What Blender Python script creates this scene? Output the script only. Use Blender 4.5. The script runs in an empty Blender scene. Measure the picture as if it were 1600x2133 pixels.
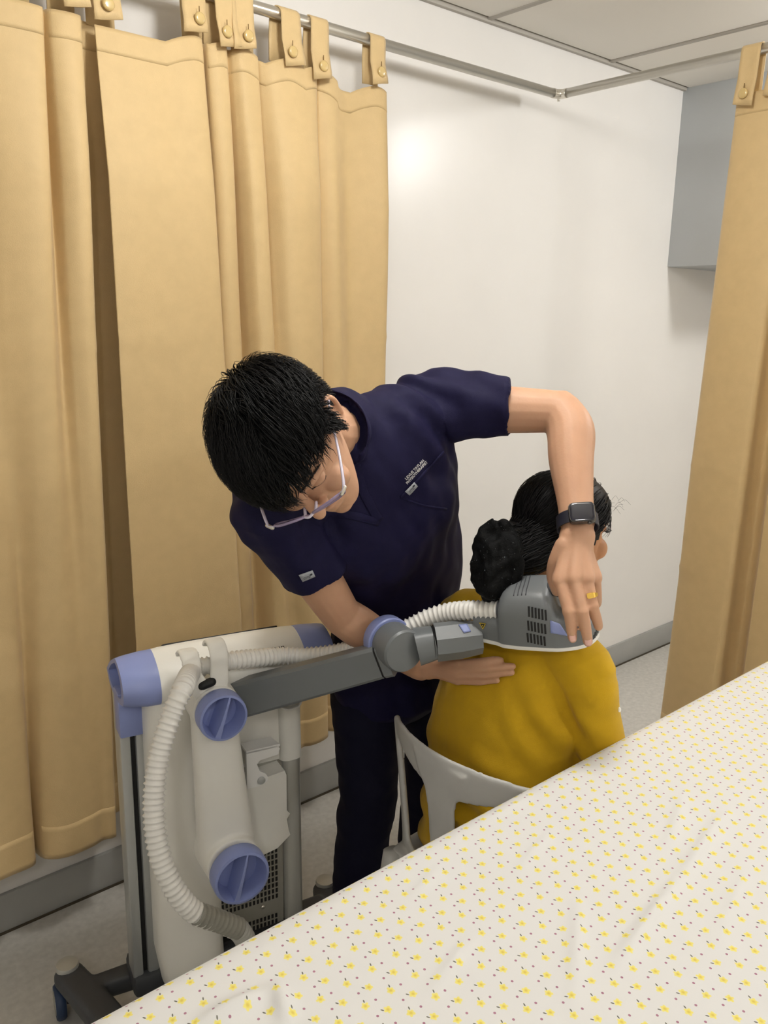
import bpy, bmesh, math, random
import numpy as np
from mathutils import Vector as V, Matrix, noise
from mathutils.bvhtree import BVHTree
random.seed(7)
R = math.radians
scene = bpy.context.scene
col = scene.collection

# ------------------------------------------------------------------ camera
CAM_H = 1.6
FPX = 1745.0
_yaw, _pit, _rol = R(49.135), R(13.224), R(0.994)
FW = V((math.cos(_pit)*math.cos(_yaw), math.cos(_pit)*math.sin(_yaw), -math.sin(_pit)))
_r = FW.cross(V((0, 0, 1))).normalized(); _u = _r.cross(FW)
RT = _r*math.cos(_rol) + _u*math.sin(_rol)
UP = _u*math.cos(_rol) - _r*math.sin(_rol)
CAM = V((0, 0, CAM_H))
cd = bpy.data.cameras.new('camera'); cam = bpy.data.objects.new('camera', cd); col.objects.link(cam)
cd.sensor_fit = 'HORIZONTAL'; cd.sensor_width = 36; cd.lens = 36*FPX/1600; cd.clip_start = 0.02
mw = Matrix((RT, UP, -FW)).transposed().to_4x4(); mw.translation = CAM
cam.matrix_world = mw
scene.camera = cam

# ------------------------------------------------------------------ light
wd = bpy.data.worlds.new('world'); scene.world = wd; wd.use_nodes = True
wd.node_tree.nodes['Background'].inputs[0].default_value = (1, .97, .93, 1)
wd.node_tree.nodes['Background'].inputs[1].default_value = 0.15
def bulb(loc, watts, colr=(1, .94, .86), rad=.07):
    l = bpy.data.lights.new('ceiling_bulb', 'POINT'); l.energy = watts; l.color = colr; l.shadow_soft_size = rad
    o = bpy.data.objects.new('ceiling_bulb', l); o.location = loc; col.objects.link(o)
bulb((3.25, .45, 2.45), 36, (1, 1, 1), .10)
bulb((1.05, .95, 2.45), 24, (1, .985, .96), .10)
bulb((-.8, -.9, 2.45), 22, (1, .99, .975), .10)
bulb((1.7, -1.7, 2.45), 27, (1, .995, .985), .10)
scene.view_settings.view_transform = 'Standard'
scene.view_settings.look = 'None'
scene.view_settings.gamma = 1
scene.view_settings.exposure = 0.18
scene.view_settings.use_curve_mapping = False

# ------------------------------------------------------------------ helpers
def ray(x, y):
    return FW + RT*((x-800)/FPX) - UP*((y-1066.5)/FPX)
def U(x, y, d):                      # a point of the place, d metres in front of the lens plane
    return CAM + ray(x, y)*d
def lin(c):
    return tuple(((v/255)/12.92 if v/255 <= .04045 else (((v/255)+.055)/1.055)**2.4) for v in c)
def mat(name, rgb, rough=.5, metal=0, bump=0, bscale=60, var=0, vscale=8, spec=.5, sss=0, coat=0, sheen=0, detail=4, alpha=None):
    m = bpy.data.materials.new(name); m.use_nodes = True
    nt = m.node_tree; b = nt.nodes['Principled BSDF']
    c = lin(rgb)
    b.inputs['Base Color'].default_value = (*c, 1)
    b.inputs['Roughness'].default_value = rough
    b.inputs['Metallic'].default_value = metal
    b.inputs['Specular IOR Level'].default_value = spec
    b.inputs['Coat Weight'].default_value = coat
    b.inputs['Sheen Weight'].default_value = sheen
    if sss:
        b.inputs['Subsurface Weight'].default_value = sss
        b.inputs['Subsurface Radius'].default_value = (.012, .005, .003)
        b.inputs['Subsurface Scale'].default_value = 1.0
    tc = nt.nodes.new('ShaderNodeTexCoord')
    if var:
        n = nt.nodes.new('ShaderNodeTexNoise'); n.inputs['Scale'].default_value = vscale; n.inputs['Detail'].default_value = detail
        nt.links.new(tc.outputs['Object'], n.inputs['Vector'])
        r_ = nt.nodes.new('ShaderNodeValToRGB')
        lo = tuple(x*(1-var) for x in c); hi = tuple(min(1, x*(1+var)) for x in c)
        r_.color_ramp.elements[0].position = .3; r_.color_ramp.elements[1].position = .7
        r_.color_ramp.elements[0].color = (*lo, 1); r_.color_ramp.elements[1].color = (*hi, 1)
        nt.links.new(n.outputs['Fac'], r_.inputs['Fac']); nt.links.new(r_.outputs['Color'], b.inputs['Base Color'])
    if bump:
        n = nt.nodes.new('ShaderNodeTexNoise'); n.inputs['Scale'].default_value = bscale; n.inputs['Detail'].default_value = 3
        nt.links.new(tc.outputs['Object'], n.inputs['Vector'])
        bp = nt.nodes.new('ShaderNodeBump'); bp.inputs['Strength'].default_value = bump; bp.inputs['Distance'].default_value = .002
        nt.links.new(n.outputs['Fac'], bp.inputs['Height']); nt.links.new(bp.outputs['Normal'], b.inputs['Normal'])
    return m

class MB:
    def __init__(s): s.v = []; s.f = []
    def add(s, vs, fs):
        o = len(s.v); s.v += [V(p) for p in vs]; s.f += [tuple(i+o for i in f) for f in fs]; return s
    def mesh(s, name):
        me = bpy.data.meshes.new(name); me.from_pydata([tuple(p) for p in s.v], [], s.f); me.update(); return me
def smooth(me, on=True):
    me.polygons.foreach_set('use_smooth', [on]*len(me.polygons)); me.update()
def link(name, me, m, parent=None, sm=True):
    o = bpy.data.objects.new(name, me); col.objects.link(o)
    if m is not None:
        me.materials.clear(); me.materials.append(m)
    if sm: smooth(me)
    if parent is not None:
        o.parent = parent
        if parent.get('_off'): o.location = -V(parent.location)
    return o
def tag(o, label, cat, group=None):
    o['label'] = label; o['category'] = cat
    if group: o['group'] = group
    return o
def struct(o): o['kind'] = 'structure'; return o
def thing(name, loc, label, cat, rotz=0, group=None, world=True):
    o = bpy.data.objects.new(name, None); col.objects.link(o); o.location = loc; o.rotation_euler = (0, 0, rotz)
    o.empty_display_size = .05
    tag(o, label, cat, group)
    if world: o['_off'] = 1           # parts are modelled in world coordinates
    return o

def cr(pts, m=5):
    """Catmull-Rom through tuples of any length"""
    P = [np.array(p, float) for p in pts]; out = []
    if len(P) < 3 or m <= 1: return [p for p in P]
    for i in range(len(P)-1):
        p0 = P[i-1] if i > 0 else 2*P[0]-P[1]; p1 = P[i]; p2 = P[i+1]; p3 = P[i+2] if i+2 < len(P) else 2*P[-1]-P[-2]
        for k in range(m):
            t = k/m
            out.append(.5*((2*p1)+(-p0+p2)*t+(2*p0-5*p1+4*p2-p3)*t*t+(-p0+3*p1-3*p2+p3)*t**3))
    out.append(P[-1]); return out
def tube(mb, pts, rad, n=14, up=None, m=4, caps=True, ups=None, power=2.0, hollow=0):
    """swept closed tube; rad = r or (ra, rb); ra runs along up, rb across"""
    k = len(pts)
    rr = [(x, x) if not hasattr(x, '__len__') else tuple(x) for x in (rad if hasattr(rad, '__len__') and len(rad) == k else [rad]*k)]
    uu = ups if ups is not None else [up if up is not None else (0.13, 0.21, .97)]*k
    data = cr([(*pts[i], *rr[i], *uu[i]) for i in range(k)], m)
    P = [V(d[:3]) for d in data]; RA = [d[3:5] for d in data]; UU = [V(d[5:8]) for d in data]
    rings = []
    N = len(P)
    fr = []
    for i in range(N):
        t = (P[min(i+1, N-1)]-P[max(i-1, 0)]).normalized()
        a = UU[i]-t*UU[i].dot(t)
        if a.length < 1e-4: a = t.orthogonal()
        a.normalize(); b = t.cross(a); fr.append((t, a, b))
    def ring(c, a, b, ra, rb):
        o = []
        for j in range(n):
            th = 2*math.pi*j/n; cs, sn = math.cos(th), math.sin(th)
            if power != 2.0:
                e = 2/power; cs = math.copysign(abs(cs)**e, cs); sn = math.copysign(abs(sn)**e, sn)
            o.append(c+a*(ra*cs)+b*(rb*sn))
        return o
    if caps == 'round':
        t, a, b = fr[0]; ra, rb = RA[0]; q = min(ra, rb)
        for ph in (80, 60, 35): rings.append(ring(P[0]-t*q*math.sin(R(ph)), a, b, ra*math.cos(R(ph)), rb*math.cos(R(ph))))
    for i in range(N): rings.append(ring(P[i], fr[i][1], fr[i][2], *RA[i]))
    if caps == 'round':
        t, a, b = fr[-1]; ra, rb = RA[-1]; q = min(ra, rb)
        for ph in (35, 60, 80): rings.append(ring(P[-1]+t*q*math.sin(R(ph)), a, b, ra*math.cos(R(ph)), rb*math.cos(R(ph))))
    if hollow:
        t, a, b = fr[-1]; ra, rb = RA[-1]
        rings.append(ring(P[-1], a, b, ra-.006, rb-.006)); rings.append(ring(P[-1]-t*hollow, a, b, ra-.006, rb-.006))
    vs = [p for r_ in rings for p in r_]; fs = []
    for i in range(len(rings)-1):
        for j in range(n):
            fs.append((i*n+j, i*n+(j+1) % n, (i+1)*n+(j+1) % n, (i+1)*n+j))
    if caps:
        fs.append(tuple(reversed(range(n)))); L_ = (len(rings)-1)*n; fs.append(tuple(range(L_, L_+n)))
    mb.add(vs, fs); return mb
def ellip(mb, c, rad, M=None, nu=16, nv=10):
    M = M or Matrix.Identity(3); c = V(c); vs = [c+M@V((0, 0, rad[2]))]; fs = []
    for i in range(1, nv):
        ph = math.pi*i/nv
        for j in range(nu):
            th = 2*math.pi*j/nu
            vs.append(c+M@V((rad[0]*math.sin(ph)*math.cos(th), rad[1]*math.sin(ph)*math.sin(th), rad[2]*math.cos(ph))))
    vs.append(c+M@V((0, 0, -rad[2]))); e = len(vs)-1
    for j in range(nu):
        fs.append((0, 1+j, 1+(j+1) % nu)); fs.append((e, e-nu+(j+1) % nu, e-nu+j))
    for i in range(nv-2):
        for j in range(nu):
            a = 1+i*nu+j; b = 1+i*nu+(j+1) % nu; fs.append((a, a+nu, b+nu, b))
    mb.add(vs, fs); return mb
def vox(name, mb, size, m, parent=None, it=6, disp=None, dec=None, fac=.5):
    me = mb.mesh(name+'_src'); o = bpy.data.objects.new(name+'_src', me); col.objects.link(o)
    md = o.modifiers.new('r', 'REMESH'); md.mode = 'VOXEL'; md.voxel_size = size; md.use_smooth_shade = True
    sm = o.modifiers.new('s', 'SMOOTH'); sm.factor = fac; sm.iterations = it
    if dec:
        d = o.modifiers.new('d', 'DECIMATE'); d.ratio = dec
    dg = bpy.context.evaluated_depsgraph_get(); dg.update()
    me2 = bpy.data.meshes.new_from_object(o.evaluated_get(dg)); me2.name = name
    bpy.data.objects.remove(o); bpy.data.meshes.remove(me)
    if disp:
        nv = len(me2.vertices); co = np.empty(nv*3); no = np.empty(nv*3)
        me2.vertices.foreach_get('co', co)
        no = np.array([tuple(v.normal) for v in me2.vertices]); co = co.reshape(-1, 3)
        d = np.array([disp(V(c), V(q)) for c, q in zip(co, no)])
        co += no*d[:, None]; me2.vertices.foreach_set('co', co.ravel()); me2.update()
    return link(name, me2, m, parent)
def bvh_of(o):
    me = o.data; off = V(o.location)
    if o.parent is not None and o.parent.get('_off'): off = V((0, 0, 0))
    return BVHTree.FromPolygons([tuple(v.co) for v in me.vertices], [tuple(p.vertices) for p in me.polygons])
def box(name, lo, hi, m, parent=None, bevel=.004, seg=2, M=None, sm=True):
    bm = bmesh.new(); bmesh.ops.create_cube(bm, size=1)
    lo = V(lo); hi = V(hi); c = (lo+hi)/2; s = hi-lo
    for v in bm.verts: v.co = V((v.co.x*s.x, v.co.y*s.y, v.co.z*s.z))
    if bevel: bmesh.ops.bevel(bm, geom=bm.edges[:], offset=min(bevel, min(s)*.45), segments=seg, affect='EDGES', profile=.5)
    for v in bm.verts: v.co = (M @ (v.co+c)) if M is not None else v.co+c
    me = bpy.data.meshes.new(name); bm.to_mesh(me); bm.free()
    o = link(name, me, m, parent, sm=False)
    if bevel and sm: auto(o)
    return o
def auto(o, ang=35):
    me = o.data; bm = bmesh.new(); bm.from_mesh(me)
    for f in bm.faces: f.smooth = True
    for e in bm.edges:
        if len(e.link_faces) == 2 and e.calc_face_angle(0) > R(ang): e.smooth = False
    bm.to_mesh(me); bm.free(); me.update()
def obj(name, mb, m, parent=None, sm=True, ang=None):
    o = link(name, mb.mesh(name), m, parent, sm)
    if ang: auto(o, ang)
    return o
def prism(mb, poly, d0, d1, M):
    """2-D outline extruded from d0 to d1 along local z, placed by M"""
    n = len(poly)
    vs = [M @ V((x, y, d0)) for x, y in poly]+[M @ V((x, y, d1)) for x, y in poly]
    fs = [tuple(reversed(range(n))), tuple(range(n, 2*n))]+[(i, (i+1) % n, n+(i+1) % n, n+i) for i in range(n)]
    mb.add(vs, fs); return mb
def basis(x, y, z, loc):
    M = Matrix((x, y, z)).transposed().to_4x4(); M.translation = loc; return M
def lathe(mb, prof, M, n=32, close=True):
    """prof = [(r, z)], around local z, placed by M"""
    vs = []; fs = []
    for r_, z in prof:
        for j in range(n):
            t = 2*math.pi*j/n; vs.append(M @ V((r_*math.cos(t), r_*math.sin(t), z)))
    for i in range(len(prof)-1):
        for j in range(n): fs.append((i*n+j, i*n+(j+1) % n, (i+1)*n+(j+1) % n, (i+1)*n+j))
    if close:
        fs.append(tuple(reversed(range(n)))); L_ = (len(prof)-1)*n; fs.append(tuple(range(L_, L_+n)))
    mb.add(vs, fs); return mb
def fbm(p, s, o=3):
    return noise.fractal(p*s, 1.0, 2.0, o)

# ------------------------------------------------------------------ materials
M_wall = mat('wall_paint', (232, 229, 224), .27, bump=.05, bscale=220, var=.02, vscale=3, spec=.3)
M_wall2 = mat('room_paint', (236, 233, 228), .6)
M_ceil = mat('ceiling_board', (242, 238, 230), .8, bump=.04, bscale=300)
M_tbar = mat('ceiling_grid_metal', (176, 170, 160), .5)
M_bulk = mat('grey_paint', (186, 190, 192), .55, bump=.05, bscale=160, var=.03, vscale=4)
M_base = mat('grey_vinyl', (160, 160, 156), .5, var=.05, vscale=9)
M_floor = mat('vinyl_floor', (198, 195, 188), .5, var=.1, vscale=55, bump=.03, bscale=120, detail=8)
M_curt = mat('ochre_fabric', (208, 180, 130), .62, bump=.25, bscale=500, var=.03, vscale=30, sheen=.15)
M_chrome = mat('brushed_steel', (222, 218, 208), .28, .85)
M_button = mat('tan_button', (205, 178, 120), .25, coat=.5)
M_cream = mat('cream_plastic', (235, 233, 225), .38, var=.02)
M_blue = mat('periwinkle_plastic', (138, 150, 200), .4)
M_blue2 = mat('periwinkle_deep', (138, 150, 200), .45)
M_grey = mat('graphite_plastic', (112, 116, 118), .42, bump=.06, bscale=700)
M_dgrey = mat('dark_grey_plastic', (62, 64, 68), .5, bump=.08, bscale=500)
M_black = mat('black_rubber', (16, 16, 17), .6)
M_alu = mat('anodised_aluminium', (192, 195, 194), .38, .6)
M_alu2 = mat('silver_tube', (190, 190, 184), .35, .35)
M_hose = mat('white_hose', (236, 234, 228), .3, coat=.2)
M_tape = mat('grey_tape', (150, 148, 138), .5, bump=.2, bscale=200)
M_panel = mat('grey_sheet_metal', (165, 163, 152), .45, .2)
M_white = mat('white_plastic', (240, 239, 235), .4)
M_chair = mat('chair_plastic', (205, 205, 202), .38, var=.05, vscale=14)
M_skin = mat('skin', (200, 156, 126), .5, bump=.12, bscale=240, var=.05, vscale=18, sss=.12, spec=.35)
M_skin2 = mat('skin_warm', (190, 138, 100), .5, bump=.1, bscale=240, var=.05, vscale=18, sss=.12, spec=.35)
M_nail = mat('nail', (226, 178, 164), .3, coat=.3)
M_hair = mat('black_hair', (11, 10, 11), .5, spec=.24)
M_brow = mat('brow_hair', (30, 24, 22), .7)
M_navy = mat('navy_fabric', (18, 15, 52), .75, bump=.2, bscale=700, var=.06, vscale=40, spec=.25)
M_navyd = mat('navy_trousers', (17, 17, 38), .8, bump=.2, bscale=700, spec=.2)
M_must = mat('mustard_fabric', (200, 160, 26), .8, bump=.2, bscale=600, var=.05, vscale=20, spec=.2, sheen=.1)
M_seq = mat('black_sequin_fabric', (6, 7, 8), .65, bump=.7, bscale=420, spec=.15)
M_lens = mat('clear_acrylic', (214, 206, 222), .12, spec=.6)
M_frame2 = mat('lilac_acrylic', (150, 135, 165), .2, spec=.6)
M_strap = mat('watch_strap', (26, 28, 42), .55)
M_glass = mat('watch_glass', (16, 17, 34), .06, coat=1)
M_steel = mat('watch_case', (92, 90, 88), .3, .8)
M_gold = mat('gold', (232, 190, 92), .22, 1)
M_tagm = mat('woven_tag', (168, 172, 178), .7, bump=.3, bscale=900)
M_ink = mat('dark_ink', (40, 42, 48), .8)
M_thread = mat('white_thread', (214, 214, 214), .8)
M_yel = mat('warning_yellow', (226, 196, 60), .5)
M_shoe = mat('black_shoe', (18, 18, 20), .6)
M_pants2 = mat('dark_trousers', (22, 22, 26), .85)

# ================================================================== THE ROOM
WALL_Y, CEIL_Z = 2.08, 2.54
X0, X1, Y0 = -2.2, 4.4, -3.0
struct(box('floor', (X0, Y0, -.1), (X1, WALL_Y+.1, 0), M_floor, bevel=0))
struct(box('wall_back', (X0, WALL_Y, 0), (X1, WALL_Y+.1, CEIL_Z+.1), M_wall, bevel=0))
struct(box('wall_left', (X0-.1, Y0, 0), (X0, WALL_Y+.1, CEIL_Z+.1), M_wall2, bevel=0))
struct(box('wall_right', (X1, Y0, 0), (X1+.1, WALL_Y+.1, CEIL_Z+.1), M_wall2, bevel=0))
struct(box('wall_front', (X0, Y0-.1, 0), (X1, Y0, CEIL_Z+.1), M_wall2, bevel=0))
ceil = struct(box('ceiling', (X0, Y0, CEIL_Z+.012), (X1, WALL_Y+.1, CEIL_Z+.1), M_ceil, bevel=0))
# ceiling boards in their grid
gx = [-.47, .20, .87, 1.535, 2.20, 2.87, 3.54]
tile_me = None
for i in range(len(gx)-1):
    for j in range(2):
        y1 = WALL_Y-.02-j*1.22; y0 = y1-1.2
        if tile_me is None:
            t_ = box('ceiling_panel', (0, 0, 0), (gx[1]-gx[0]-.022, 1.198, .014), M_ceil, ceil, bevel=.003); tile_me = t_.data
        else:
            t_ = bpy.data.objects.new('ceiling_panel', tile_me); col.objects.link(t_); t_.parent = ceil
        t_.location = (gx[i]+.011, y0, CEIL_Z-.001)
for i, x in enumerate(gx):
    box('ceiling_grid_bar', (x-.009, Y0, CEIL_Z-.006), (x+.009, WALL_Y, CEIL_Z+.012), M_tbar, ceil, bevel=.001)
for y in (WALL_Y-1.23,):
    box('ceiling_grid_bar', (gx[0], y-.011, CEIL_Z-.0055), (gx[-1], y+.011, CEIL_Z+.012), M_tbar, ceil, bevel=.001)
struct(box('trim_1', (X0, WALL_Y-.016, CEIL_Z-.012), (X1, WALL_Y, CEIL_Z+.004), M_tbar, bevel=.001))
struct(box('baseboard_back', (X0, WALL_Y-.012, 0), (X1, WALL_Y+.002, .112), M_base, bevel=.003))
struct(box('trim_2', (X0, WALL_Y-.016, 0), (X1, WALL_Y-.011, .006), mat('dark_joint', (70, 62, 48), .9), bevel=0))
struct(box('wall_bulkhead', (3.408, 1.55, 1.825), (X1, WALL_Y+.02, CEIL_Z+.03), M_bulk, bevel=.004))

# ================================================================== CURTAIN RAIL
RY, RZ, RX = 1.96, 2.335, 2.446
rail = thing('curtain_rail', (RX, RY, RZ), 'L-shaped brushed steel curtain rail bending at a corner below the ceiling', 'curtain rail')
mb = MB(); tube(mb, [(-.6, RY, RZ), (RX-.03, RY, RZ)], .0145, n=20, m=1); obj('rod', mb, M_chrome, rail)
mb = MB(); tube(mb, [(RX, RY-.03, RZ), (RX, -1.2, RZ)], .0145, n=20, m=1); obj('rod', mb, M_chrome, rail)
mb = MB(); tube(mb, [(RX-.034, RY, RZ), (RX-.014, RY-.001, RZ), (RX-.001, RY-.014, RZ), (RX, RY-.034, RZ)], .0155, n=20, m=6); obj('elbow', mb, M_chrome, rail)
mb = MB(); tube(mb, [(RX, RY, RZ-.012), (RX, RY, RZ-.02)], .005, n=10, m=1); obj('screw', mb, M_chrome, rail)
for (x, y) in ((RX, 1.45), (.2, RY), (1.9, RY), (RX, -.4)):
    pass

# ================================================================== CURTAINS
def curtain(name, prof_t, prof_b, z_top, z_bot, fixed, label, tabs, hems=(), creases=(), axis='x', sag=None, seed=0, group=None):
    """prof: (along, offset); the sheet hangs from the rail; axis = direction the rail runs"""
    base = V(fixed)
    root = thing(name, base, label, 'curtain', group=group)
    A = cr(prof_t, 12); B = cr(prof_b, 12); nc = len(A); nr = 90
    vs = []; fs = []
    for i in range(nr+1):
        w = i/nr
        for j in range(nc):
            a = A[j]*(1-w)+B[j]*w
            al, of = a[0], a[1]
            zt = z_top-(sag(al) if sag else 0)
            z = zt+(z_bot-zt)*w
            amp = .35+.65*min(1, w*6)
            of2 = of*amp
            of2 += .004*noise.noise(V((al*9+seed, z*3.0, seed)))*min(1, w*8)+.006*noise.noise(V((al*4+seed, z*1.2, 3.3+seed)))
            for zc, s_ in creases:
                q = (z-zc-.012*noise.noise(V((al*6, zc*5, seed))))/.006
                of2 += -s_*.0045*math.exp(-q*q)*(0.6+.8*noise.noise(V((al*8, zc*9, 1+seed))))
            z += .008*noise.noise(V((al*10+seed, w*3, 9)))*w
            p = V((al, base.y+of2, z)) if axis == 'x' else V((base.x+of2, al, z))
            vs.append(p)
    for i in range(nr):
        for j in range(nc-1):
            fs.append((i*nc+j, i*nc+j+1, (i+1)*nc+j+1, (i+1)*nc+j))
    mb = MB().add(vs, fs); o = obj('panel', mb, M_curt, root)
    s = o.modifiers.new('cloth', 'SOLIDIFY'); s.thickness = .0022; s.offset = 0
    # stitched hems run along the top and bottom as raised bands
    for w0, w1 in ((0.0, .028), (.955, 1.0)):
        vs2 = []; rows = 6
        for i in range(rows+1):
            w = w0+(w1-w0)*i/rows; fi = w*nr; i0 = min(int(fi), nr-1); f_ = fi-i0
            for j in range(nc):
                p = vs[i0*nc+j]*(1-f_)+vs[(i0+1)*nc+j]*f_
                vs2.append(p+(V((0, -.0014, 0)) if axis == 'x' else V((-.0014, 0, 0))))
        fs2 = [(i*nc+j, i*nc+j+1, (i+1)*nc+j+1, (i+1)*nc+j) for i in range(rows) for j in range(nc-1)]
        h = obj('hem', MB().add(vs2, fs2), M_curt, root); s = h.modifiers.new('cloth', 'SOLIDIFY'); s.thickness = .0012; s.offset = 0
    # tabs over the rail, each with its button
    for k, (al, wd_, zb, tw) in enumerate(tabs):
        mbt = MB(); pts = []
        back = z_top-.005; 
        path = [(.014, back), (.0165, (back+RZ)/2), (.0165, RZ)]
        path += [(.0165*math.cos(t), RZ+.0165*math.sin(t)) for t in [math.pi*q/8 for q in range(1, 8)]]
        path += [(-.0165, RZ), (-.019, (RZ+zb)/2), (-.03, zb+.02), (-.032, zb)]
        vs3 = []
        nn = 7
        for i, (dy, z) in enumerate(path):
            e = i/(len(path)-1)
            for q in range(nn):
                f_ = q/(nn-1)-.5; a2 = al+f_*wd_*(1-.05*math.sin(e*3.1))+tw*(e-.5)*.02
                dz = (.006*f_*2 if i == len(path)-1 else 0)
                d2 = dy+.003*math.sin(f_*5+k)*(1 if abs(z-RZ) > .03 else 0)
                vs3.append(V((a2, base.y+d2, z+dz)) if axis == 'x' else V((base.x+d2, a2, z+dz)))
        fs3 = [(i*nn+q, i*nn+q+1, (i+1)*nn+q+1, (i+1)*nn+q) for i in range(len(path)-1) for q in range(nn-1)]
        t_ = obj('tab', mbt.add(vs3, fs3), M_curt, root); s = t_.modifiers.new('cloth', 'SOLIDIFY'); s.thickness = .003; s.offset = 0
        mbb = MB(); ax = V((0, -1, 0)) if axis == 'x' else V((-1, 0, 0)); e1 = V((1, 0, 0)) if axis == 'x' else V((0, -1, 0))
        c = V((al, base.y-.0335, zb+.03)) if axis == 'x' else V((base.x-.0335, al, zb+.03))
        lathe(mbb, [(.0008, .006), (.008, .0062), (.0122, .005), (.0135, .003), (.0135, 0), (.0125, -.001)], basis(e1, ax.cross(e1), ax, c), n=24)
        b_ = obj('button', mbb, M_button, t_)
        b_.location = (0, 0, 0)
        mbh = MB(); tube(mbh, [tuple(c+ax*(-.0005)+V((0, 0, .013))), tuple(c+ax*(-.0005)+V((0, 0, .026)))], .0012, n=6, m=1)
        obj('buttonhole', mbh, mat('dark_thread', (120, 92, 48), .9) if 'dark_thread' not in bpy.data.materials else bpy.data.materials['dark_thread'], t_)
    for al_i, off in hems:
        pass
    return root
profA_t = [(.22, .02), (.32, -.03), (.42, -.035), (.50, .02), (.56, .03), (.61, -.03), (.68, -.045), (.715, -.03), (.724, .02), (.735, -.03), (.765, -.05), (.795, -.035), (.803, .02), (.815, .05), (.86, .055), (.93, .05)]
profA_b = [(.20, .02), (.28, -.03), (.38, -.04), (.48, -.04), (.545, -.03), (.562, .025), (.575, -.02), (.62, -.05), (.68, -.055), (.715, -.045), (.738, -.05), (.752, -.04), (.762, .02), (.772, .05), (.82, .06), (.93, .05)]
curtain('curtain', profA_t, profA_b, 2.215, .262, (.5, RY, 0), 'ochre tab-top curtain at the left edge, hanging loose with no machine in front of it',
        [(.66, .062, 2.235, -1), (.775, .06, 2.225, 1), (.852, .064, 2.215, 0), (.4, .06, 2.22, 0)],
        creases=[(1.52, 1), (1.05, .9), (.83, 1), (1.3, .7)], seed=1.7, group='ochre cubicle curtains')
profB_t = [(.826, -.045), (.835, -.048), (.90, -.05), (1.0, -.045), (1.07, -.04), (1.092, -.02), (1.094, .03), (1.097, .045), (1.103, .02), (1.108, -.02), (1.128, -.035), (1.155, -.025), (1.165, .02), (1.172, .035), (1.18, .0), (1.20, -.03), (1.245, -.02), (1.252, .025), (1.262, .0), (1.29, -.04), (1.35, -.05), (1.41, -.035), (1.432, .0), (1.436, .02), (1.445, .0), (1.48, -.02), (1.54, .01), (1.60, -.01), (1.645, -.04), (1.668, -.03), (1.672, .0)]
profB_b = [(.832, -.045), (.842, -.048), (.92, -.05), (1.02, -.05), (1.12, -.05), (1.16, -.04), (1.166, .03), (1.168, .05), (1.172, .04), (1.178, .03), (1.20, .025), (1.23, .035), (1.25, .045), (1.262, .03), (1.27, -.01), (1.28, -.035), (1.30, -.045), (1.33, -.045), (1.35, -.04), (1.37, -.05), (1.40, -.055), (1.43, -.05), (1.445, -.03), (1.45, .0), (1.46, -.02), (1.50, -.045), (1.55, -.04), (1.60, -.05), (1.645, -.045), (1.664, -.03), (1.668, .0)]
tabsB = [(1.073, .064, 2.235, -1), (1.146, .06, 2.222, 1), (1.205, .062, 2.225, -1), (1.335, .06, 2.215, 1), (1.432, .058, 2.20, 0), (1.63, .056, 2.222, 0)]
def sagB(x):
    best = min(abs(x-t[0]) for t in tabsB)
    return .028*min(1, best/.08)**1.5+(.012 if x > 1.5 else 0)
curtain('curtain', profB_t, profB_b, 2.232, .315, (1.25, RY, 0), 'wide ochre tab-top curtain behind the bending therapist, ending at the bare wall', tabsB,
        creases=[(1.54, 1), (1.23, 1.2), (1.0, 1), (.78, .9)], sag=sagB, seed=5.1, group='ochre cubicle curtains')
profC_t = [(1.318, -.005), (1.30, -.02), (1.25, -.03), (1.18, -.03), (1.145, -.022), (1.138, .015), (1.122, .035), (1.10, .02), (1.075, -.02), (1.06, -.03), (1.0, -.03), (.93, .01), (.85, -.03), (.75, .0)]
profC_b = [(1.362, .0), (1.345, -.02), (1.28, -.035), (1.20, -.035), (1.174, -.025), (1.166, .02), (1.15, .045), (1.12, .03), (1.09, -.02), (1.08, -.035), (1.0, -.03), (.93, .01), (.85, -.03), (.75, .0)]
curtain('curtain', profC_t, profC_b, 2.225, .22, (RX, 1.1, 0), 'ochre tab-top curtain at the right edge beyond the foot of the bed',
        [(1.20, .06, 2.20, 0), (1.285, .058, 2.19, 0), (1.02, .06, 2.2, 0)], creases=[(1.15, .8), (.82, 1), (.6, .6)], axis='y', seed=9.4, group='ochre cubicle curtains')

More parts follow.
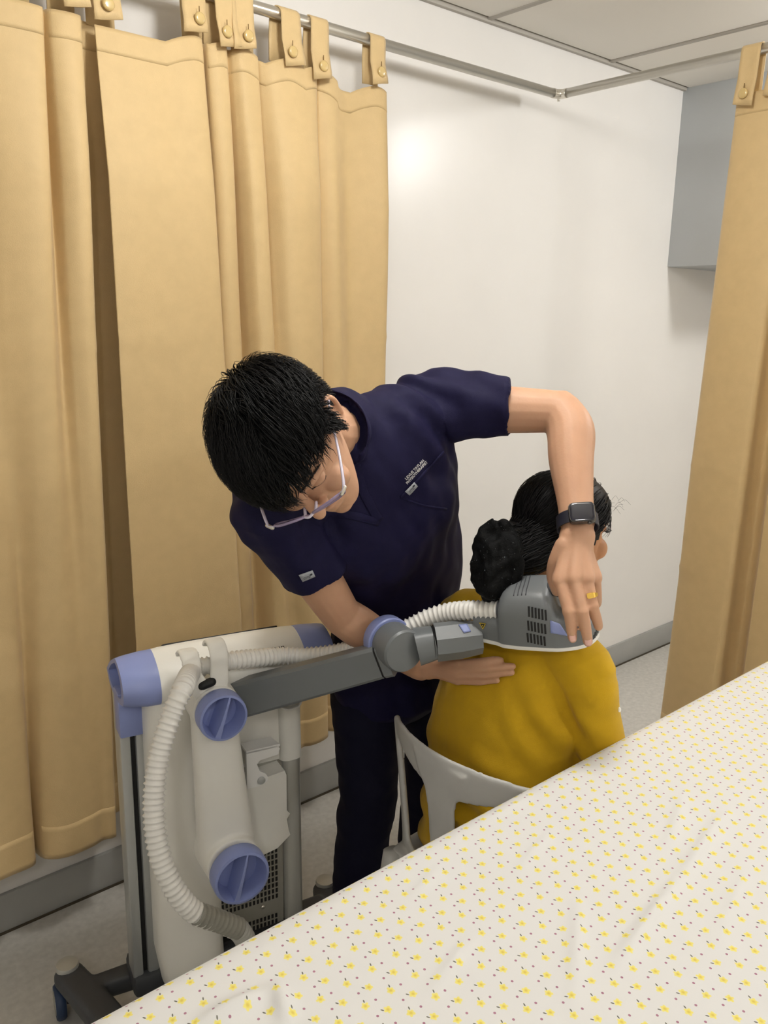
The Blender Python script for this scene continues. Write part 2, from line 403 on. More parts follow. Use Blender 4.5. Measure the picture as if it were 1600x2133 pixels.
# ================================================================== BED
bed = thing('treatment_bed', (1.0, .43, 0), 'treatment bed under a white sheet printed with small yellow flowers', 'bed')
def sheet_material():
    m = bpy.data.materials.new('flower_print_sheet'); m.use_nodes = True; nt = m.node_tree; b = nt.nodes['Principled BSDF']
    b.inputs['Roughness'].default_value = .75; b.inputs['Specular IOR Level'].default_value = .25
    def mth(op, a, c=None, d=None):
        n = nt.nodes.new('ShaderNodeMath'); n.operation = op
        for i, x in enumerate((a, c, d)):
            if x is None: continue
            if isinstance(x, (int, float)): n.inputs[i].default_value = x
            else: nt.links.new(x, n.inputs[i])
        return n.outputs[0]
    uv = nt.nodes.new('ShaderNodeUVMap'); uv.uv_map = 'cloth'
    sp = nt.nodes.new('ShaderNodeSeparateXYZ'); nt.links.new(uv.outputs[0], sp.inputs[0]); u_, v_ = sp.outputs[0], sp.outputs[1]
    e1 = np.array((.0172, -.0202))*.974; e2 = np.array((-.0211, -.0193))*.974; I = np.linalg.inv(np.array([e1, e2]).T)
    p = mth('ADD', mth('MULTIPLY', u_, float(I[0, 0])), mth('MULTIPLY', v_, float(I[0, 1])))
    q = mth('ADD', mth('MULTIPLY', u_, float(I[1, 0])), mth('MULTIPLY', v_, float(I[1, 1])))
    pi_ = mth('ROUND', p); qi = mth('ROUND', q)
    pf = mth('SUBTRACT', p, pi_); qf = mth('SUBTRACT', q, qi)
    par = mth('MODULO', mth('ABSOLUTE', mth('ADD', pi_, qi)), 2.0)     # 0 or 1
    par = mth('GREATER_THAN', par, .5)
    x = mth('MULTIPLY', pf, .0272); y = mth('MULTIPLY', qf, .0280)
    wob = nt.nodes.new('ShaderNodeTexNoise'); wob.inputs['Scale'].default_value = 260
    nt.links.new(uv.outputs[0], wob.inputs['Vector'])
    r2 = mth('SQRT', mth('ADD', mth('MULTIPLY', x, x), mth('MULTIPLY', y, y)))
    th = mth('ARCTAN2', y, x)
    lobe = mth('COSINE', mth('ADD', mth('MULTIPLY', th, 5.0), mth('MULTIPLY', par, 1.3)))
    edge = mth('ADD', mth('MULTIPLY', mth('ADD', mth('MULTIPLY', lobe, .16), 1.0), .0050), mth('MULTIPLY', mth('SUBTRACT', wob.outputs['Fac'], .5), .003))
    fl = nt.nodes.new('ShaderNodeMapRange'); fl.interpolation_type = 'SMOOTHSTEP'
    nt.links.new(mth('SUBTRACT', edge, r2), fl.inputs['Value']); fl.inputs['From Min'].default_value = -.0006; fl.inputs['From Max'].default_value = .0012
    ce = nt.nodes.new('ShaderNodeMapRange'); nt.links.new(r2, ce.inputs['Value']); ce.inputs['From Min'].default_value = .003; ce.inputs['From Max'].default_value = .0008
    # stalk: type 0 towards -q..., type 1 towards another side
    def spot(cx, cy, rx, ry, ang):
        dx = mth('SUBTRACT', x, cx); dy = mth('SUBTRACT', y, cy); c, s = math.cos(ang), math.sin(ang)
        a = mth('DIVIDE', mth('ADD', mth('MULTIPLY', dx, c), mth('MULTIPLY', dy, s)), rx)
        b_ = mth('DIVIDE', mth('SUBTRACT', mth('MULTIPLY', dy, c), mth('MULTIPLY', dx, s)), ry)
        return mth('LESS_THAN', mth('ADD', mth('MULTIPLY', a, a), mth('MULTIPLY', b_, b_)), 1.0)
    st0 = mth('MULTIPLY', spot(-.0028, -.0064, .0023, .0009, 1.1), mth('SUBTRACT', 1.0, par))
    st1 = mth('MULTIPLY', spot(-.0066, .0022, .0023, .0009, .2), par)
    st = mth('MAXIMUM', st0, st1)
    # dots in the middles of the cells
    p2 = mth('SUBTRACT', p, .5); q2 = mth('SUBTRACT', q, .5); p2i = mth('ROUND', p2); q2i = mth('ROUND', q2)
    par2 = mth('GREATER_THAN', mth('MODULO', mth('ABSOLUTE', mth('ADD', p2i, q2i)), 2.0), .5)
    sh = mth('MULTIPLY', mth('SUBTRACT', par2, .5), .2)
    dx = mth('MULTIPLY', mth('ADD', mth('SUBTRACT', p2, p2i), sh), .0272); dy = mth('MULTIPLY', mth('SUBTRACT', mth('SUBTRACT', q2, q2i), sh), .0280)
    dot = mth('LESS_THAN', mth('SQRT', mth('ADD', mth('MULTIPLY', dx, dx), mth('MULTIPLY', dy, dy))), .0017)
    def mix(fac, a, c):
        n = nt.nodes.new('ShaderNodeMix'); n.data_type = 'RGBA'
        nt.links.new(fac, n.inputs[0])
        for i, x_ in ((6, a), (7, c)):
            if isinstance(x_, tuple): n.inputs[i].default_value = (*lin(x_), 1)
            else: nt.links.new(x_, n.inputs[i])
        return n.outputs[2]
    petal = mix(ce.outputs[0], (234, 222, 122), (222, 198, 96))
    c = mix(fl.outputs[0], (221, 220, 217), petal)
    c = mix(st, c, (110, 108, 96)); c = mix(dot, c, (168, 120, 138))
    nt.links.new(c, b.inputs['Base Color'])
    n = nt.nodes.new('ShaderNodeTexNoise'); n.inputs['Scale'].default_value = 900; nt.links.new(uv.outputs[0], n.inputs['Vector'])
    bp = nt.nodes.new('ShaderNodeBump'); bp.inputs['Strength'].default_value = .08; bp.inputs['Distance'].default_value = .001
    nt.links.new(n.outputs['Fac'], bp.inputs['Height']); nt.links.new(bp.outputs['Normal'], b.inputs['Normal'])
    return m
M_sheet = sheet_material()
BX0, BX1, BY0, BY1, BZ = -.12, 2.045, .06, .805, .842
def bed_sheet():
    r_, Rc, drop = .045, .13, .24
    nu, nv = 420, 200
    us = np.linspace(BX0-drop, BX1+drop, nu); vv = np.linspace(BY0-drop, BY1+drop, nv)
    vs = []; uvs = []
    def bp(x, y):
        d = ray(x, y); p = CAM+d*((BZ-CAM_H)/d.z); return (p.x, p.y)
    ridges = [(bp(1510, 1700), bp(1400, 1850), .007, .009), (bp(1410, 1840), bp(1270, 2030), .008, .010), (bp(1425, 1660), bp(1385, 1780), .004, .007), (bp(1205, 1880), bp(1195, 2120), .005, .009),
              (bp(920, 1800), bp(830, 1900), .003, .006), (bp(980, 1960), bp(880, 2090), .004, .008), (bp(1560, 1800), bp(1480, 1990), .004, .009), (bp(430, 2128), bp(580, 2062), .011, .012), (bp(580, 2062), bp(602, 2140), .012, .010), (bp(1150, 1730), bp(1060, 1830), .003, .006)]
    for u0 in us:
        for v0 in vv:
            cx = min(max(u0, BX0+Rc), BX1-Rc); cy = min(max(v0, BY0+Rc), BY1-Rc)
            d = V((u0-cx, v0-cy)); L_ = d.length; s = L_-(Rc-r_)
            x, y, z = u0, v0, BZ
            if s > 0:
                dn = d/L_
                if s < r_*math.pi/2:
                    h = r_*math.sin(s/r_); dz = r_*(1-math.cos(s/r_))
                else:
                    h = r_+.004*noise.noise(V((u0*7, v0*7, 0))); dz = r_+(s-r_*math.pi/2)
                x = cx+dn.x*(Rc-r_+h); y = cy+dn.y*(Rc-r_+h); z = BZ-dz
            else:
                z += .004*noise.noise(V((u0*3, v0*3, 4)))+.003*noise.noise(V((u0*7+v0*4, v0*5, 1)))
                for (ax, ay), (bx, by), hh, ww in ridges:
                    e = V((bx-ax, by-ay)); t = max(0, min(1, (V((u0-ax, v0-ay)).dot(e))/e.length_squared))
                    dd = (V((u0, v0))-V((ax, ay))-e*t).length
                    if dd > .04: continue
                    z += hh*math.exp(-(dd/ww)**2)*math.sin(math.pi*min(1, .15+t*.85))*min(1, -s/.05+.2)
            vs.append((x, y, z)); uvs.append((u0, v0))
    fs = [(i*nv+j, (i+1)*nv+j, (i+1)*nv+j+1, i*nv+j+1) for i in range(nu-1) for j in range(nv-1)]
    me = bpy.data.meshes.new('sheet'); me.from_pydata(vs, [], fs); me.update()
    uvl = me.uv_layers.new(name='cloth')
    for lp in me.loops: uvl.data[lp.index].uv = uvs[lp.vertex_index]
    o = link('sheet', me, M_sheet, bed); s = o.modifiers.new('cloth', 'SOLIDIFY'); s.thickness = .002; s.offset = -1
bed_sheet()
box('mattress', (BX0+.02, BY0+.02, .60), (BX1-.02, BY1-.02, BZ-.025), M_white, bed, bevel=.03, seg=4)
box('bed_frame', (BX0+.03, BY0+.03, .54), (BX1-.03, BY1-.03, .605), M_alu, bed, bevel=.006)
for x in (BX0+.1, BX1-.1):
    for y in (BY0+.08, BY1-.08):
        mb = MB(); tube(mb, [(x, y, .0), (x, y, .56)], .022, m=1); obj('leg', mb, M_alu, bed)

# ================================================================== THERAPY MACHINE
MO = V((.825, 1.52, 0)); MTH = R(-12.5)
mach = thing('therapy_machine', MO, 'cream and grey magnetic therapy trolley with periwinkle knobs, articulated arm and white hose', 'medical device', rotz=MTH, world=False)
MUX = V((math.cos(MTH), math.sin(MTH), 0)); MUY = V((-math.sin(MTH), math.cos(MTH), 0))
def W2L(p): d = V(p)-MO; return V((d.dot(MUX), d.dot(MUY), d.z))
def LP(x, y, Y):                     # where the sight line through a point of the photograph meets the plane Y of the trolley
    d = ray(x, y); t = ((MO-CAM).dot(MUY)+Y)/d.dot(MUY); return W2L(CAM+d*t)
# base: H-shaped, four castors
mb = MB()
for s in (-1, 1):
    tube(mb, [(s*.325, .115, .105), (s*.27, -.06, .11), (s*.22, -.25, .105)], [(.022, .034), (.026, .036), (.022, .034)], n=16, m=4, up=(0, 0, 1), caps='round', power=3.5)
tube(mb, [(-.29, .045, .105), (.29, .045, .105)], (.024, .035), n=16, m=1, up=(0, 0, 1), power=3.5)
tube(mb, [(-.26, -.12, .10), (.26, -.12, .10)], (.022, .03), n=16, m=1, up=(0, 0, 1), power=3.5)
vox('base', mb, .006, M_dgrey, mach, it=4, dec=.4)
box('base_cover', (-.205, -.04, .11), (.205, .06, .165), M_dgrey, mach, bevel=.012)
for (x, y) in ((-.325, .115), (.325, .115), (-.22, -.25), (.22, -.25)):
    mb = MB(); lathe(mb, [(.024, -.014), (.026, 0), (.024, .006), (.006, .009)], basis(V((1, 0, 0)), V((0, 1, 0)), V((0, 0, 1)), V((x, y, .13))), n=20)
    obj('castor_cap', mb, M_alu2, mach, ang=40)
    c_ = None
    for q in (-.022, .022):
        mb = MB(); lathe(mb, [(.004, -.011), (.036, -.011), (.040, -.006), (.040, .006), (.036, .011), (.004, .011)], basis(V((0, 1, 0)), V((0, 0, 1)), V((1, 0, 0)), V((x+q, y, .0405))), n=28)
        w_ = obj('castor_wheel', mb, mat('castor_tyre', (32, 52, 84), .5) if 'castor_tyre' not in bpy.data.materials else bpy.data.materials['castor_tyre'], mach, ang=40)
        mb = MB(); lathe(mb, [(.004, -.0125), (.026, -.0125), (.026, .0125), (.004, .0125)], basis(V((0, 1, 0)), V((0, 0, 1)), V((1, 0, 0)), V((x+q, y, .0405))), n=20)
        obj('hub', mb, M_panel, w_, ang=40)
    box('castor_fork', (x-.010, y-.018, .04), (x+.010, y+.018, .10), M_dgrey, mach, bevel=.004)
# posts
box('post', (-.203, -.03, .12), (-.181, .03, .84), M_alu, mach, bevel=.005)
box('post', (-.171, -.03, .12), (-.146, .03, .84), M_alu, mach, bevel=.005)
box('post_slot', (-.183, -.02, .12), (-.169, .02, .84), M_black, mach, bevel=0)
mb = MB(); tube(mb, [(.185, .0, .12), (.178, .0, .86)], (.024, .0235), n=24, m=1, up=(1, 0, 0), power=2.6); rp = obj('post', mb, M_alu2, mach, ang=50)
mb = MB(); tube(mb, [(.177, -.004, .60), (.175, -.004, .73)], (.028, .0275), n=24, m=1, up=(1, 0, 0), power=2.8); obj('sleeve', mb, M_cream, mach, ang=50)
mb = MB(); tube(mb, [(.150, -.03, .735), (.17, -.032, .728), (.198, -.028, .733), (.202, -.02, .77), (.2, -.015, .82)], .0022, n=8); obj('thin_cable', mb, M_white, mach)
# back panel with punched vents
pan = box('back_panel', (-.02, -.012, .10), (.158, .002, .60), M_panel, mach, bevel=.002)
mb = MB()
for (x0, x1, z0, z1) in ((-.005, .149, .235, .44), (.05, .149, .12, .205)):
    nx = int((x1-x0)/.0095); nz = int((z1-z0)/.0155)
    for i in range(nx):
        for j in range(nz):
            x = x0+.0095*i; z = z0+.0155*j
            prism(mb, [(0, 0), (.0052, 0), (.0052, .0105), (0, .0105)], 0, .0012, basis(V((1, 0, 0)), V((0, 0, 1)), V((0, -1, 0)), V((x, -.0122, z))))
vh = obj('vent_holes', mb, M_black, mach, sm=False); vh['kind'] = 'stuff'
for (x, z) in ((.105, .222), (.05, .195), (-.01, .19)):
    mb = MB(); lathe(mb, [(.0055, 0), (.005, .0025), (.002, .0035)], basis(V((1, 0, 0)), V((0, 0, 1)), V((0, -1, 0)), V((x, -.012, z))), n=14); obj('screw', mb, M_chrome, mach)
box('upper_panel', (-.02, -.016, .60), (.158, .006, .84), M_cream, mach, bevel=.004)
# power inlet low on the panel
box('power_inlet', (-.012, -.03, .10), (.052, -.008, .175), M_black, mach, bevel=.004)
box('inlet_frame', (-.002, -.036, .105), (.042, -.028, .155), M_alu, mach, bevel=.003)
# column that carries the arm
mb = MB()
sec = [(-.155, -.02), (-.160, -.06), (-.150, -.105), (-.11, -.125), (-.06, -.125), (-.025, -.105), (-.012, -.06), (-.012, -.015)]
def ringz(sec, z, dx=0, k=1): return [V((-.085+(x+.085)*k+dx, y, z)) for x, y in sec]
zs = [(.10, .02, .86), (.16, .008, .94), (.25, 0, 1), (.5, 0, 1), (.85, 0, 1)]
secs = cr(sec, 4); n_ = len(secs)
for z, dx, k in zs: mb.v += ringz([(s[0], s[1]) for s in secs], z, dx, k)
for i in range(len(zs)-1):
    for j in range(n_): mb.f.append((i*n_+j, i*n_+(j+1) % n_, (i+1)*n_+(j+1) % n_, (i+1)*n_+j))
mb.f.append(tuple(reversed(range(n_)))); mb.f.append(tuple(range((len(zs)-1)*n_, len(zs)*n_)))
obj('column', mb, M_cream, mach, ang=60)
# console: lofted section along X with blue hollow end caps
con_sec = [(.085, .86), (.03, .90), (-.02, .926), (-.05, .938), (-.085, .931), (-.118, .912), (-.135, .885), (-.136, .862), (-.124, .842), (-.085, .828), (-.02, .822), (.05, .83)]
def con_ring(x, k, dz=0, shy=0):
    cs = cr(con_sec+[con_sec[0]], 3)[:-1]
    return [V((x, -.02+(p[0]+.02)*k+shy, .878+(p[1]-.878)*k+dz)) for p in cs]
def loft(mb, rings, caps=(True, True)):
    o = len(mb.v); n = len(rings[0])
    for r_ in rings: mb.v += [V(p) for p in r_]
    for i in range(len(rings)-1):
        for j in range(n): mb.f.append((o+i*n+j, o+i*n+(j+1) % n, o+(i+1)*n+(j+1) % n, o+(i+1)*n+j))
    if caps[0]: mb.f.append(tuple(reversed(range(o, o+n))))
    if caps[1]: e = o+(len(rings)-1)*n; mb.f.append(tuple(range(e, e+n)))
    return mb
mb = loft(MB(), [con_ring(x, k) for x, k in ((-.135, .93), (-.12, .965), (-.09, .99), (-.05, 1), (.05, 1), (.11, .99), (.15, .965), (.172, .93))]); obj('console', mb, M_cream, mach, ang=50)
Msc = basis(V((1, 0, 0)), V((0, .868, -.496)), V((0, .496, .868)), V((.015, .022, .897)))
box('console_screen', (-.125, -.074, -.004), (.125, .06, .005), M_black, mach, bevel=.002, M=Msc)
for s, x0, x1 in ((1, .172, .245), (-1, -.135, -.205)):
    mid = (x0+x1)/2
    rings = [con_ring(x0, .935), con_ring(x0+(x1-x0)*.35, .92), con_ring(x0+(x1-x0)*.8, .85), con_ring(x1, .79)]
    if s < 0: rings = rings
    inner = [con_ring(x1, .60), con_ring(x1-(x1-x0)*.7, .58)]
    mb = loft(MB(), rings+inner, (True, True)); o = obj('handle_cap', mb, M_blue, mach, ang=45)
box('handle_foot', (-.205, -.05, .752), (-.144, .0, .85), M_blue, mach, bevel=.004)
box('handle_foot', (.19, -.03, .79), (.225, .02, .85), M_blue, mach, bevel=.004)
# vents on the console's rear
mb = MB()
for i in range(20):
    x = -.065+i*.0098
    vv_ = []
    for (yy, zz) in ((-.131, .868), (-.1235, .882)): vv_.append((yy, zz))
    for k, (a, b) in enumerate(((0, 0),)):
        pass
    mb.add([V((x, -.1300, .9000)), V((x+.0055, -.1300, .9000)), V((x+.0055, -.1125, .9195)), V((x, -.1125, .9195)), V((x, -.122, .892)), V((x+.0055, -.122, .892)), V((x+.0055, -.104, .912)), V((x, -.104, .912))],
           [(0, 1, 2, 3), (4, 7, 6, 5), (0, 4, 5, 1), (3, 2, 6, 7), (0, 3, 7, 4), (1, 5, 6, 2)])
for i in range(0, 1): pass
vs_ = obj('console_vents', mb, M_black, mach, sm=False); vs_['kind'] = 'stuff'
# lower arm link, its two knobs and the hose clip on top
kU = LP(462, 1490, -.235); kL = LP(495, 1812, -.235)
kU = V((kU.x, -.235, kU.z)); kL = V((kL.x, -.235, kL.z))
mb = MB()
dv = (kU-kL)
tube(mb, [(kL.x, -.165, kL.z), tuple(V((kL.x, -.165, kL.z))+dv*.2), tuple(V((kL.x, -.168, kL.z))+dv*.55), tuple(V((kL.x, -.172, kL.z))+dv*.85), (kU.x, -.175, kU.z)], [(.060, .040), (.056, .038), (.050, .034), (.046, .03), (.044, .028)], n=24, m=5, up=(1, 0, 0), caps='round', power=2.8)
YAX = V((0, -1, 0)); EX = V((1, 0, 0)); EZ = V((0, 0, 1))
def kM(c): return basis(EX, YAX.cross(EX), YAX, c)
lathe(mb, [(.01, -.07), (.058, -.07), (.060, -.02), (.056, .052), (.01, .052)], kM(V((kL.x, -.165, kL.z))), n=40)
lathe(mb, [(.01, -.06), (.047, -.06), (.049, -.02), (.047, .035), (.01, .035)], kM(V((kU.x, -.175, kU.z))), n=40)
# clip arms on top of the link
top = V((kU.x, -.175, kU.z))
vox('lower_arm', mb, .0035, M_cream, mach, it=8, dec=.35)
mb = MB()
hcz = .088
def hook(x, w, lift):
    c = top+V((x, .008, hcz+lift)); pts = [top+V((x*.55, -.024, .03)), top+V((x*.8, -.024, .055))]
    for dg_ in (200, 170, 140, 110, 80, 55, 30): pts.append(c+V((0, .030*math.cos(R(dg_)), .030*math.sin(R(dg_)))))
    tube(mb, [tuple(p) for p in pts], [(w, .0045)]*len(pts), n=14, m=4, up=(1, 0, 0), caps='round', power=3)
hook(-.043, .019, -.006); hook(.010, .019, .006)
tube(mb, [tuple(top+V((-.024, -.004, .01))), tuple(top+V((.02, -.004, .01)))], (.02, .025), n=14, m=1, up=(0, 0, 1), power=3)
vox('hose_clip', mb, .0025, M_cream, mach, it=6, dec=.4)
mb = MB(); tube(mb, [tuple(top+V((-.026, -.026, .052))), tuple(top+V((-.008, -.026, .056)))], .009, n=14, m=1, caps='round'); obj('clip_latch', mb, M_black, mach)
def knob(c, r_, deep, ang):
    Mk = kM(c)
    mb = MB(); lathe(mb, [(r_*.9, -.004), (r_, .004), (r_*1.0, deep*.8), (r_*.97, deep), (r_*.88, deep+.001), (r_*.84, deep*.75), (r_*.74, -.002), (.002, -.002)], Mk, n=48)
    k_ = obj('knob', mb, M_blue, mach, ang=40)
    ca, sa = math.cos(ang), math.sin(ang); ax = V((ca, sa, 0)); bx = V((-sa, ca, 0))
    def blade(t, w, h): return [tuple(ax*t-bx*w), tuple(ax*t+bx*w), h]
    mb = MB(); vs = []; 
    for t, w0, w1, h in ((-r_*.93, .0105, .006, deep-.001), (-r_*.3, .010, .0035, deep+.002), (r_*.5, .008, .0022, deep+.002), (r_*.88, .006, .0018, deep)):
        for w, z in ((-w0, -.002), (w0, -.002), (w1, h), (-w1, h)):
            p = ax*t+bx*w; vs.append(Mk @ V((p.x, p.y, z)))
    fs = [(0, 3, 2, 1), (12, 13, 14, 15)]
    for i in range(3):
        for j in range(4): fs.append((i*4+j, i*4+(j+1) % 4, (i+1)*4+(j+1) % 4, (i+1)*4+j))
    mb.add(vs, fs); obj('grip_bar', mb, M_blue, k_, sm=False)
knob(kU+V((0, .02, 0)), .0475, .034, R(72)); knob(kL+V((0, .006, 0)), .0575, .036, R(76))
# white hook bracket
mb = MB()
prism(mb, [(0, 0), (.07, 0), (.078, -.008), (.074, -.022), (.03, -.026), (.024, -.034), (.030, -.052), (.044, -.062), (.05, -.074), (.044, -.084), (.026, -.088), (0, -.088)], 0, .010, basis(EX, EZ, YAX, V((.055, -.055, .665))))
prism(mb, [(0, 0), (.07, 0), (.078, -.04), (0, -.04)], 0, .006, basis(EX, V((0, 1, 0)), EZ, V((.055, -.025, .662))))
obj('hook_bracket', mb, M_white, mach, sm=False)
mb = MB(); lathe(mb, [(.009, 0), (.009, .003), (.002, .004)], kM(V((.088, -.065, .590))), n=20); obj('hook_pin', mb, M_alu, mach, ang=40)
mb = MB(); prism(mb, [(0, 0), (.10, .012), (.104, 0), (.104, -.09), (.112, -.10), (.104, -.112), (.108, -.14), (.112, -.155), (.08, -.18), (.03, -.19), (0, -.19)], 0, .05, basis(EX, EZ, YAX, V((.045, -.012, .585)))); obj('cable_shroud', mb, M_cream, mach, sm=False)
# upper arm (dark), elbow joint and wrist link, modelled where they stand
aA = LP(468, 1463, -.115); J = W2L(U(838, 1354, 1.58)); aB = W2L(U(792, 1375, 1.61))
axd = (aB-aA).normalized()
mb = MB(); sdir = axd.cross(V((0, 0, 1))).normalized(); udir = sdir.cross(axd).normalized()
def bar(mb, p0, p1, h0, h1, w, bev=.006):
    a = (p1-p0).normalized(); s = a.cross(V((0, 0, 1))).normalized(); u_ = s.cross(a)
    rings = []
    for p, h in ((p0, h0), (p1, h1)):
        r_ = []
        for (y, z) in ((-w, -h+bev), (-w+bev, -h), (w-bev, -h), (w, -h+bev), (w, h-bev), (w-bev, h), (-w+bev, h), (-w, h-bev)): r_.append(p+s*y+u_*z)
        rings.append(r_)
    return loft(mb, rings)
obj('upper_arm', bar(MB(), aA, aB, .0385, .0325, .021), M_grey, mach, ang=25)
obj('arm_joint_gap', bar(MB(), aB, aB+axd*.004, .0315, .0315, .0195), M_black, mach, ang=25)
mb = MB(); bar(mb, aB+axd*.004, aB+axd*.022, .0325, .034, .021); 
MJ = basis(EX, YAX.cross(EX), YAX, J)
lathe(mb, [(.004, -.046), (.0405, -.046), (.042, -.042), (.042, .006), (.039, .011), (.004, .0115)], MJ, n=48)
obj('elbow_joint', mb, M_grey, mach, ang=30)
mb = MB(); lathe(mb, [(.004, -.074), (.045, -.074), (.047, -.070), (.047, -.049), (.045, -.046), (.004, -.046)], MJ, n=48); obj('elbow_ring', mb, M_blue, mach, ang=30)
w0 = W2L(U(868, 1347, 1.595)); w1 = W2L(U(907, 1338, 1.595)); w2 = W2L(U(1001, 1327, 1.60))
mb = MB(); tube(mb, [tuple(w0), tuple(w1)], (.034, .03), n=28, m=1, up=(0, 0, 1), power=3); obj('wrist_collar', mb, M_grey, mach, ang=40)
mb = MB(); tube(mb, [tuple(w1+(w2-w1)*-.06), tuple(w1+(w2-w1)*.0)], (.031, .027), n=28, m=1, up=(0, 0, 1), power=3); obj('wrist_gap', mb, M_black, mach, ang=40)
mb = MB(); tube(mb, [tuple(w1), tuple(w1+(w2-w1)*.5), tuple(w2)], [(.037, .036), (.037, .036), (.032, .032)], n=8, m=1, up=(.35, .35, .87)); wlink = obj('wrist_link', mb, M_grey, mach, ang=20)
L2W = lambda p: MO+MUX*p.x+MUY*p.y+V((0, 0, p.z))
WLb = BVHTree.FromPolygons([tuple(L2W(v.co)) for v in wlink.data.vertices], [tuple(p.vertices) for p in wlink.data.polygons])
# hose
def LPW(x, y, Y): p = LP(x, y, Y); return MO+MUX*p.x+MUY*p.y+V((0, 0, p.z))
def hose(name, pts, r_, parent, m, pitch=.0102, amp=.0036, rings=6):
    P = [V(p) for p in cr([tuple(p) for p in pts], 24)]
    # resample evenly
    L_ = [0]
    for i in range(1, len(P)): L_.append(L_[-1]+(P[i]-P[i-1]).length)
    tot = L_[-1]; N = int(tot/pitch*rings); out = []; k = 0
    for i in range(N+1):
        s = tot*i/N
        while k < len(L_)-2 and L_[k+1] < s: k += 1
        f = (s-L_[k])/max(1e-9, L_[k+1]-L_[k]); out.append(P[k]*(1-f)+P[k+1]*f)
    n = 18; vs = []; a = None
    for i, p in enumerate(out):
        t = (out[min(i+1, N)]-out[max(i-1, 0)]).normalized()
        if a is None: a = t.orthogonal().normalized()
        a = (a-t*a.dot(t)).normalized(); b = t.cross(a)
        ph = (i % rings)/rings
        rr = r_+amp*(2*max(0, 1-abs(ph-.5)*3.2)-1)*.5+amp*.3
        for j in range(n):
            th = 2*math.pi*j/n; vs.append(p+(a*math.cos(th)+b*math.sin(th))*rr)
    fs = [(i*n+j, i*n+(j+1) % n, (i+1)*n+(j+1) % n, (i+1)*n+j) for i in range(N) for j in range(n)]
    fs += [tuple(reversed(range(n))), tuple(range(N*n, (N+1)*n))]
    return obj(name, MB().add(vs, fs), m, parent)
hp = [U(497, 1936, 1.50), U(455, 1918, 1.47), U(408, 1902, 1.44), U(362, 1850, 1.42), U(331, 1775, 1.415), U(320, 1680, 1.42), U(330, 1580, 1.43), U(357, 1490, 1.445), U(384, 1428, 1.475), LPW(402, 1396, -.168), LPW(436, 1386, -.165), LPW(475, 1377, -.163), LPW(530, 1371, -.155), LPW(590, 1366, -.15), U(650, 1366, 1.72), U(720, 1356, 1.70), U(790, 1332, 1.66), U(850, 1308, 1.645), U(890, 1288, 1.64), U(935, 1275, 1.625), U(990, 1271, 1.59), U(1050, 1272, 1.558)]
hose('hose', [W2L(p) for p in hp], .0165, mach, M_hose)
hose('hose_sleeve', [W2L(p) for p in (U(410, 1903, 1.44), U(450, 1916, 1.465), U(497, 1934, 1.495))], .0185, mach, M_tape, amp=.0012)
hose('hose_tail', [W2L(p) for p in (U(496, 1934, 1.495), U(512, 1960, 1.52), U(520, 2000, 1.56), U(522, 2040, 1.60))], .0165, mach, M_alu2)

# ================================================================== APPLICATOR
aO = U(1000, 1346, 1.565); aT = U(1246, 1352, 1.50)
AX = (aT-aO).normalized(); vd = ray(1125, 1340).normalized()
N0 = AX.cross(vd).normalized()
if N0.z < 0: N0 = -N0
vp = (vd-AX*vd.dot(AX)).normalized()
AN = (N0*math.cos(R(31))-vp*math.sin(R(31))).normalized(); AS = AX.cross(AN).normalized()   # AS: towards the camera side
if AS.dot(vd) > 0: AS = -AS
AL = (aT-aO).length
aO2 = aO-AS*.055                                                 # centre line of the sole
appl = thing('applicator', aO2+AX*.12, 'graphite handheld applicator with grille slots pressed on the seated patient\'s shoulder', 'applicator')
prof = [(-.016, .030, .054), (.0, .036, .054), (.030, .046, .056), (.040, .050, .062), (.046, .054, .086), (.060, .058, .099), (.09, .062, .104), (.12, .064, .106), (.143, .065, .104), (.155, .065, .088), (.165, .065, .060), (.185, .062, .050), (.205, .056, .046), (.222, .047, .042), (.234, .035, .037), (.242, .020, .030), (.2465, .006, .02)]
prof = [tuple(p) for p in cr(prof, 3)]
def a_pt(t, s, n): return aO2+AX*(t*AL/.2465)+AS*s+AN*n
mb = MB(); rings = []
for t, w, h in prof:
    r_ = []
    for k in range(25):
        th = math.pi*k/24; cs, sn = math.cos(th), math.sin(th)
        r_.append(a_pt(t, w*math.copysign(abs(cs)**.55, cs), .006+max(.001, h-.006)*abs(sn)**.5))
    rings.append(r_)
loft(mb, rings); shell = obj('shell', mb, M_grey, appl, ang=50)
sole = MB(); loft(sole, [[a_pt(t, (w+.0015)*c, z) for c, z in ((1, .006), (1, .0005), (.97, -.002), (-.97, -.002), (-1, .0005), (-1, .006))] for t, w, h in prof]); obj('sole_plate', sole, M_white, appl, ang=40)
S_b = bvh_of(shell)
def a_hit(t, s, n, d=None):
    """nearest point of the shell seen from the camera side"""
    o = a_pt(t, s, n); 
    h = S_b.find_nearest(o); return h[0], h[1]
def slot_on(px, py, tv, w, l, m, name, parent, bv=S_b, out=.0006, thick=.002):
    d = ray(px, py).normalized(); h = bv.ray_cast(CAM, d)
    if h[0] is None: return None
    n = h[1] if h[1].dot(d) < 0 else -h[1]
    a = (tv-n*tv.dot(n)).normalized(); b = n.cross(a)
    mb = MB(); prism(mb, [(-l/2, -w/2), (l/2, -w/2), (l/2, w/2), (-l/2, w/2)], -thick, out, basis(a, b, n, h[0]))
    return obj(name, mb, m, parent, sm=False)
for c_ in range(6):
    for r_ in range(3):
        x = 1102+7.0*c_+(-1.2*r_); y = 1278+25*r_+1.5*c_-(4 if r_ == 0 else 0)
        slot_on(x, y, AN, .0036, .0195, M_black, 'grille_slot', appl)
for k in range(9):
    x = 1229+2.6*k; y = 1345-5.5*k
    slot_on(x, y, AN+AX*.4, .0022, .012, M_black, 'nose_slot', appl)
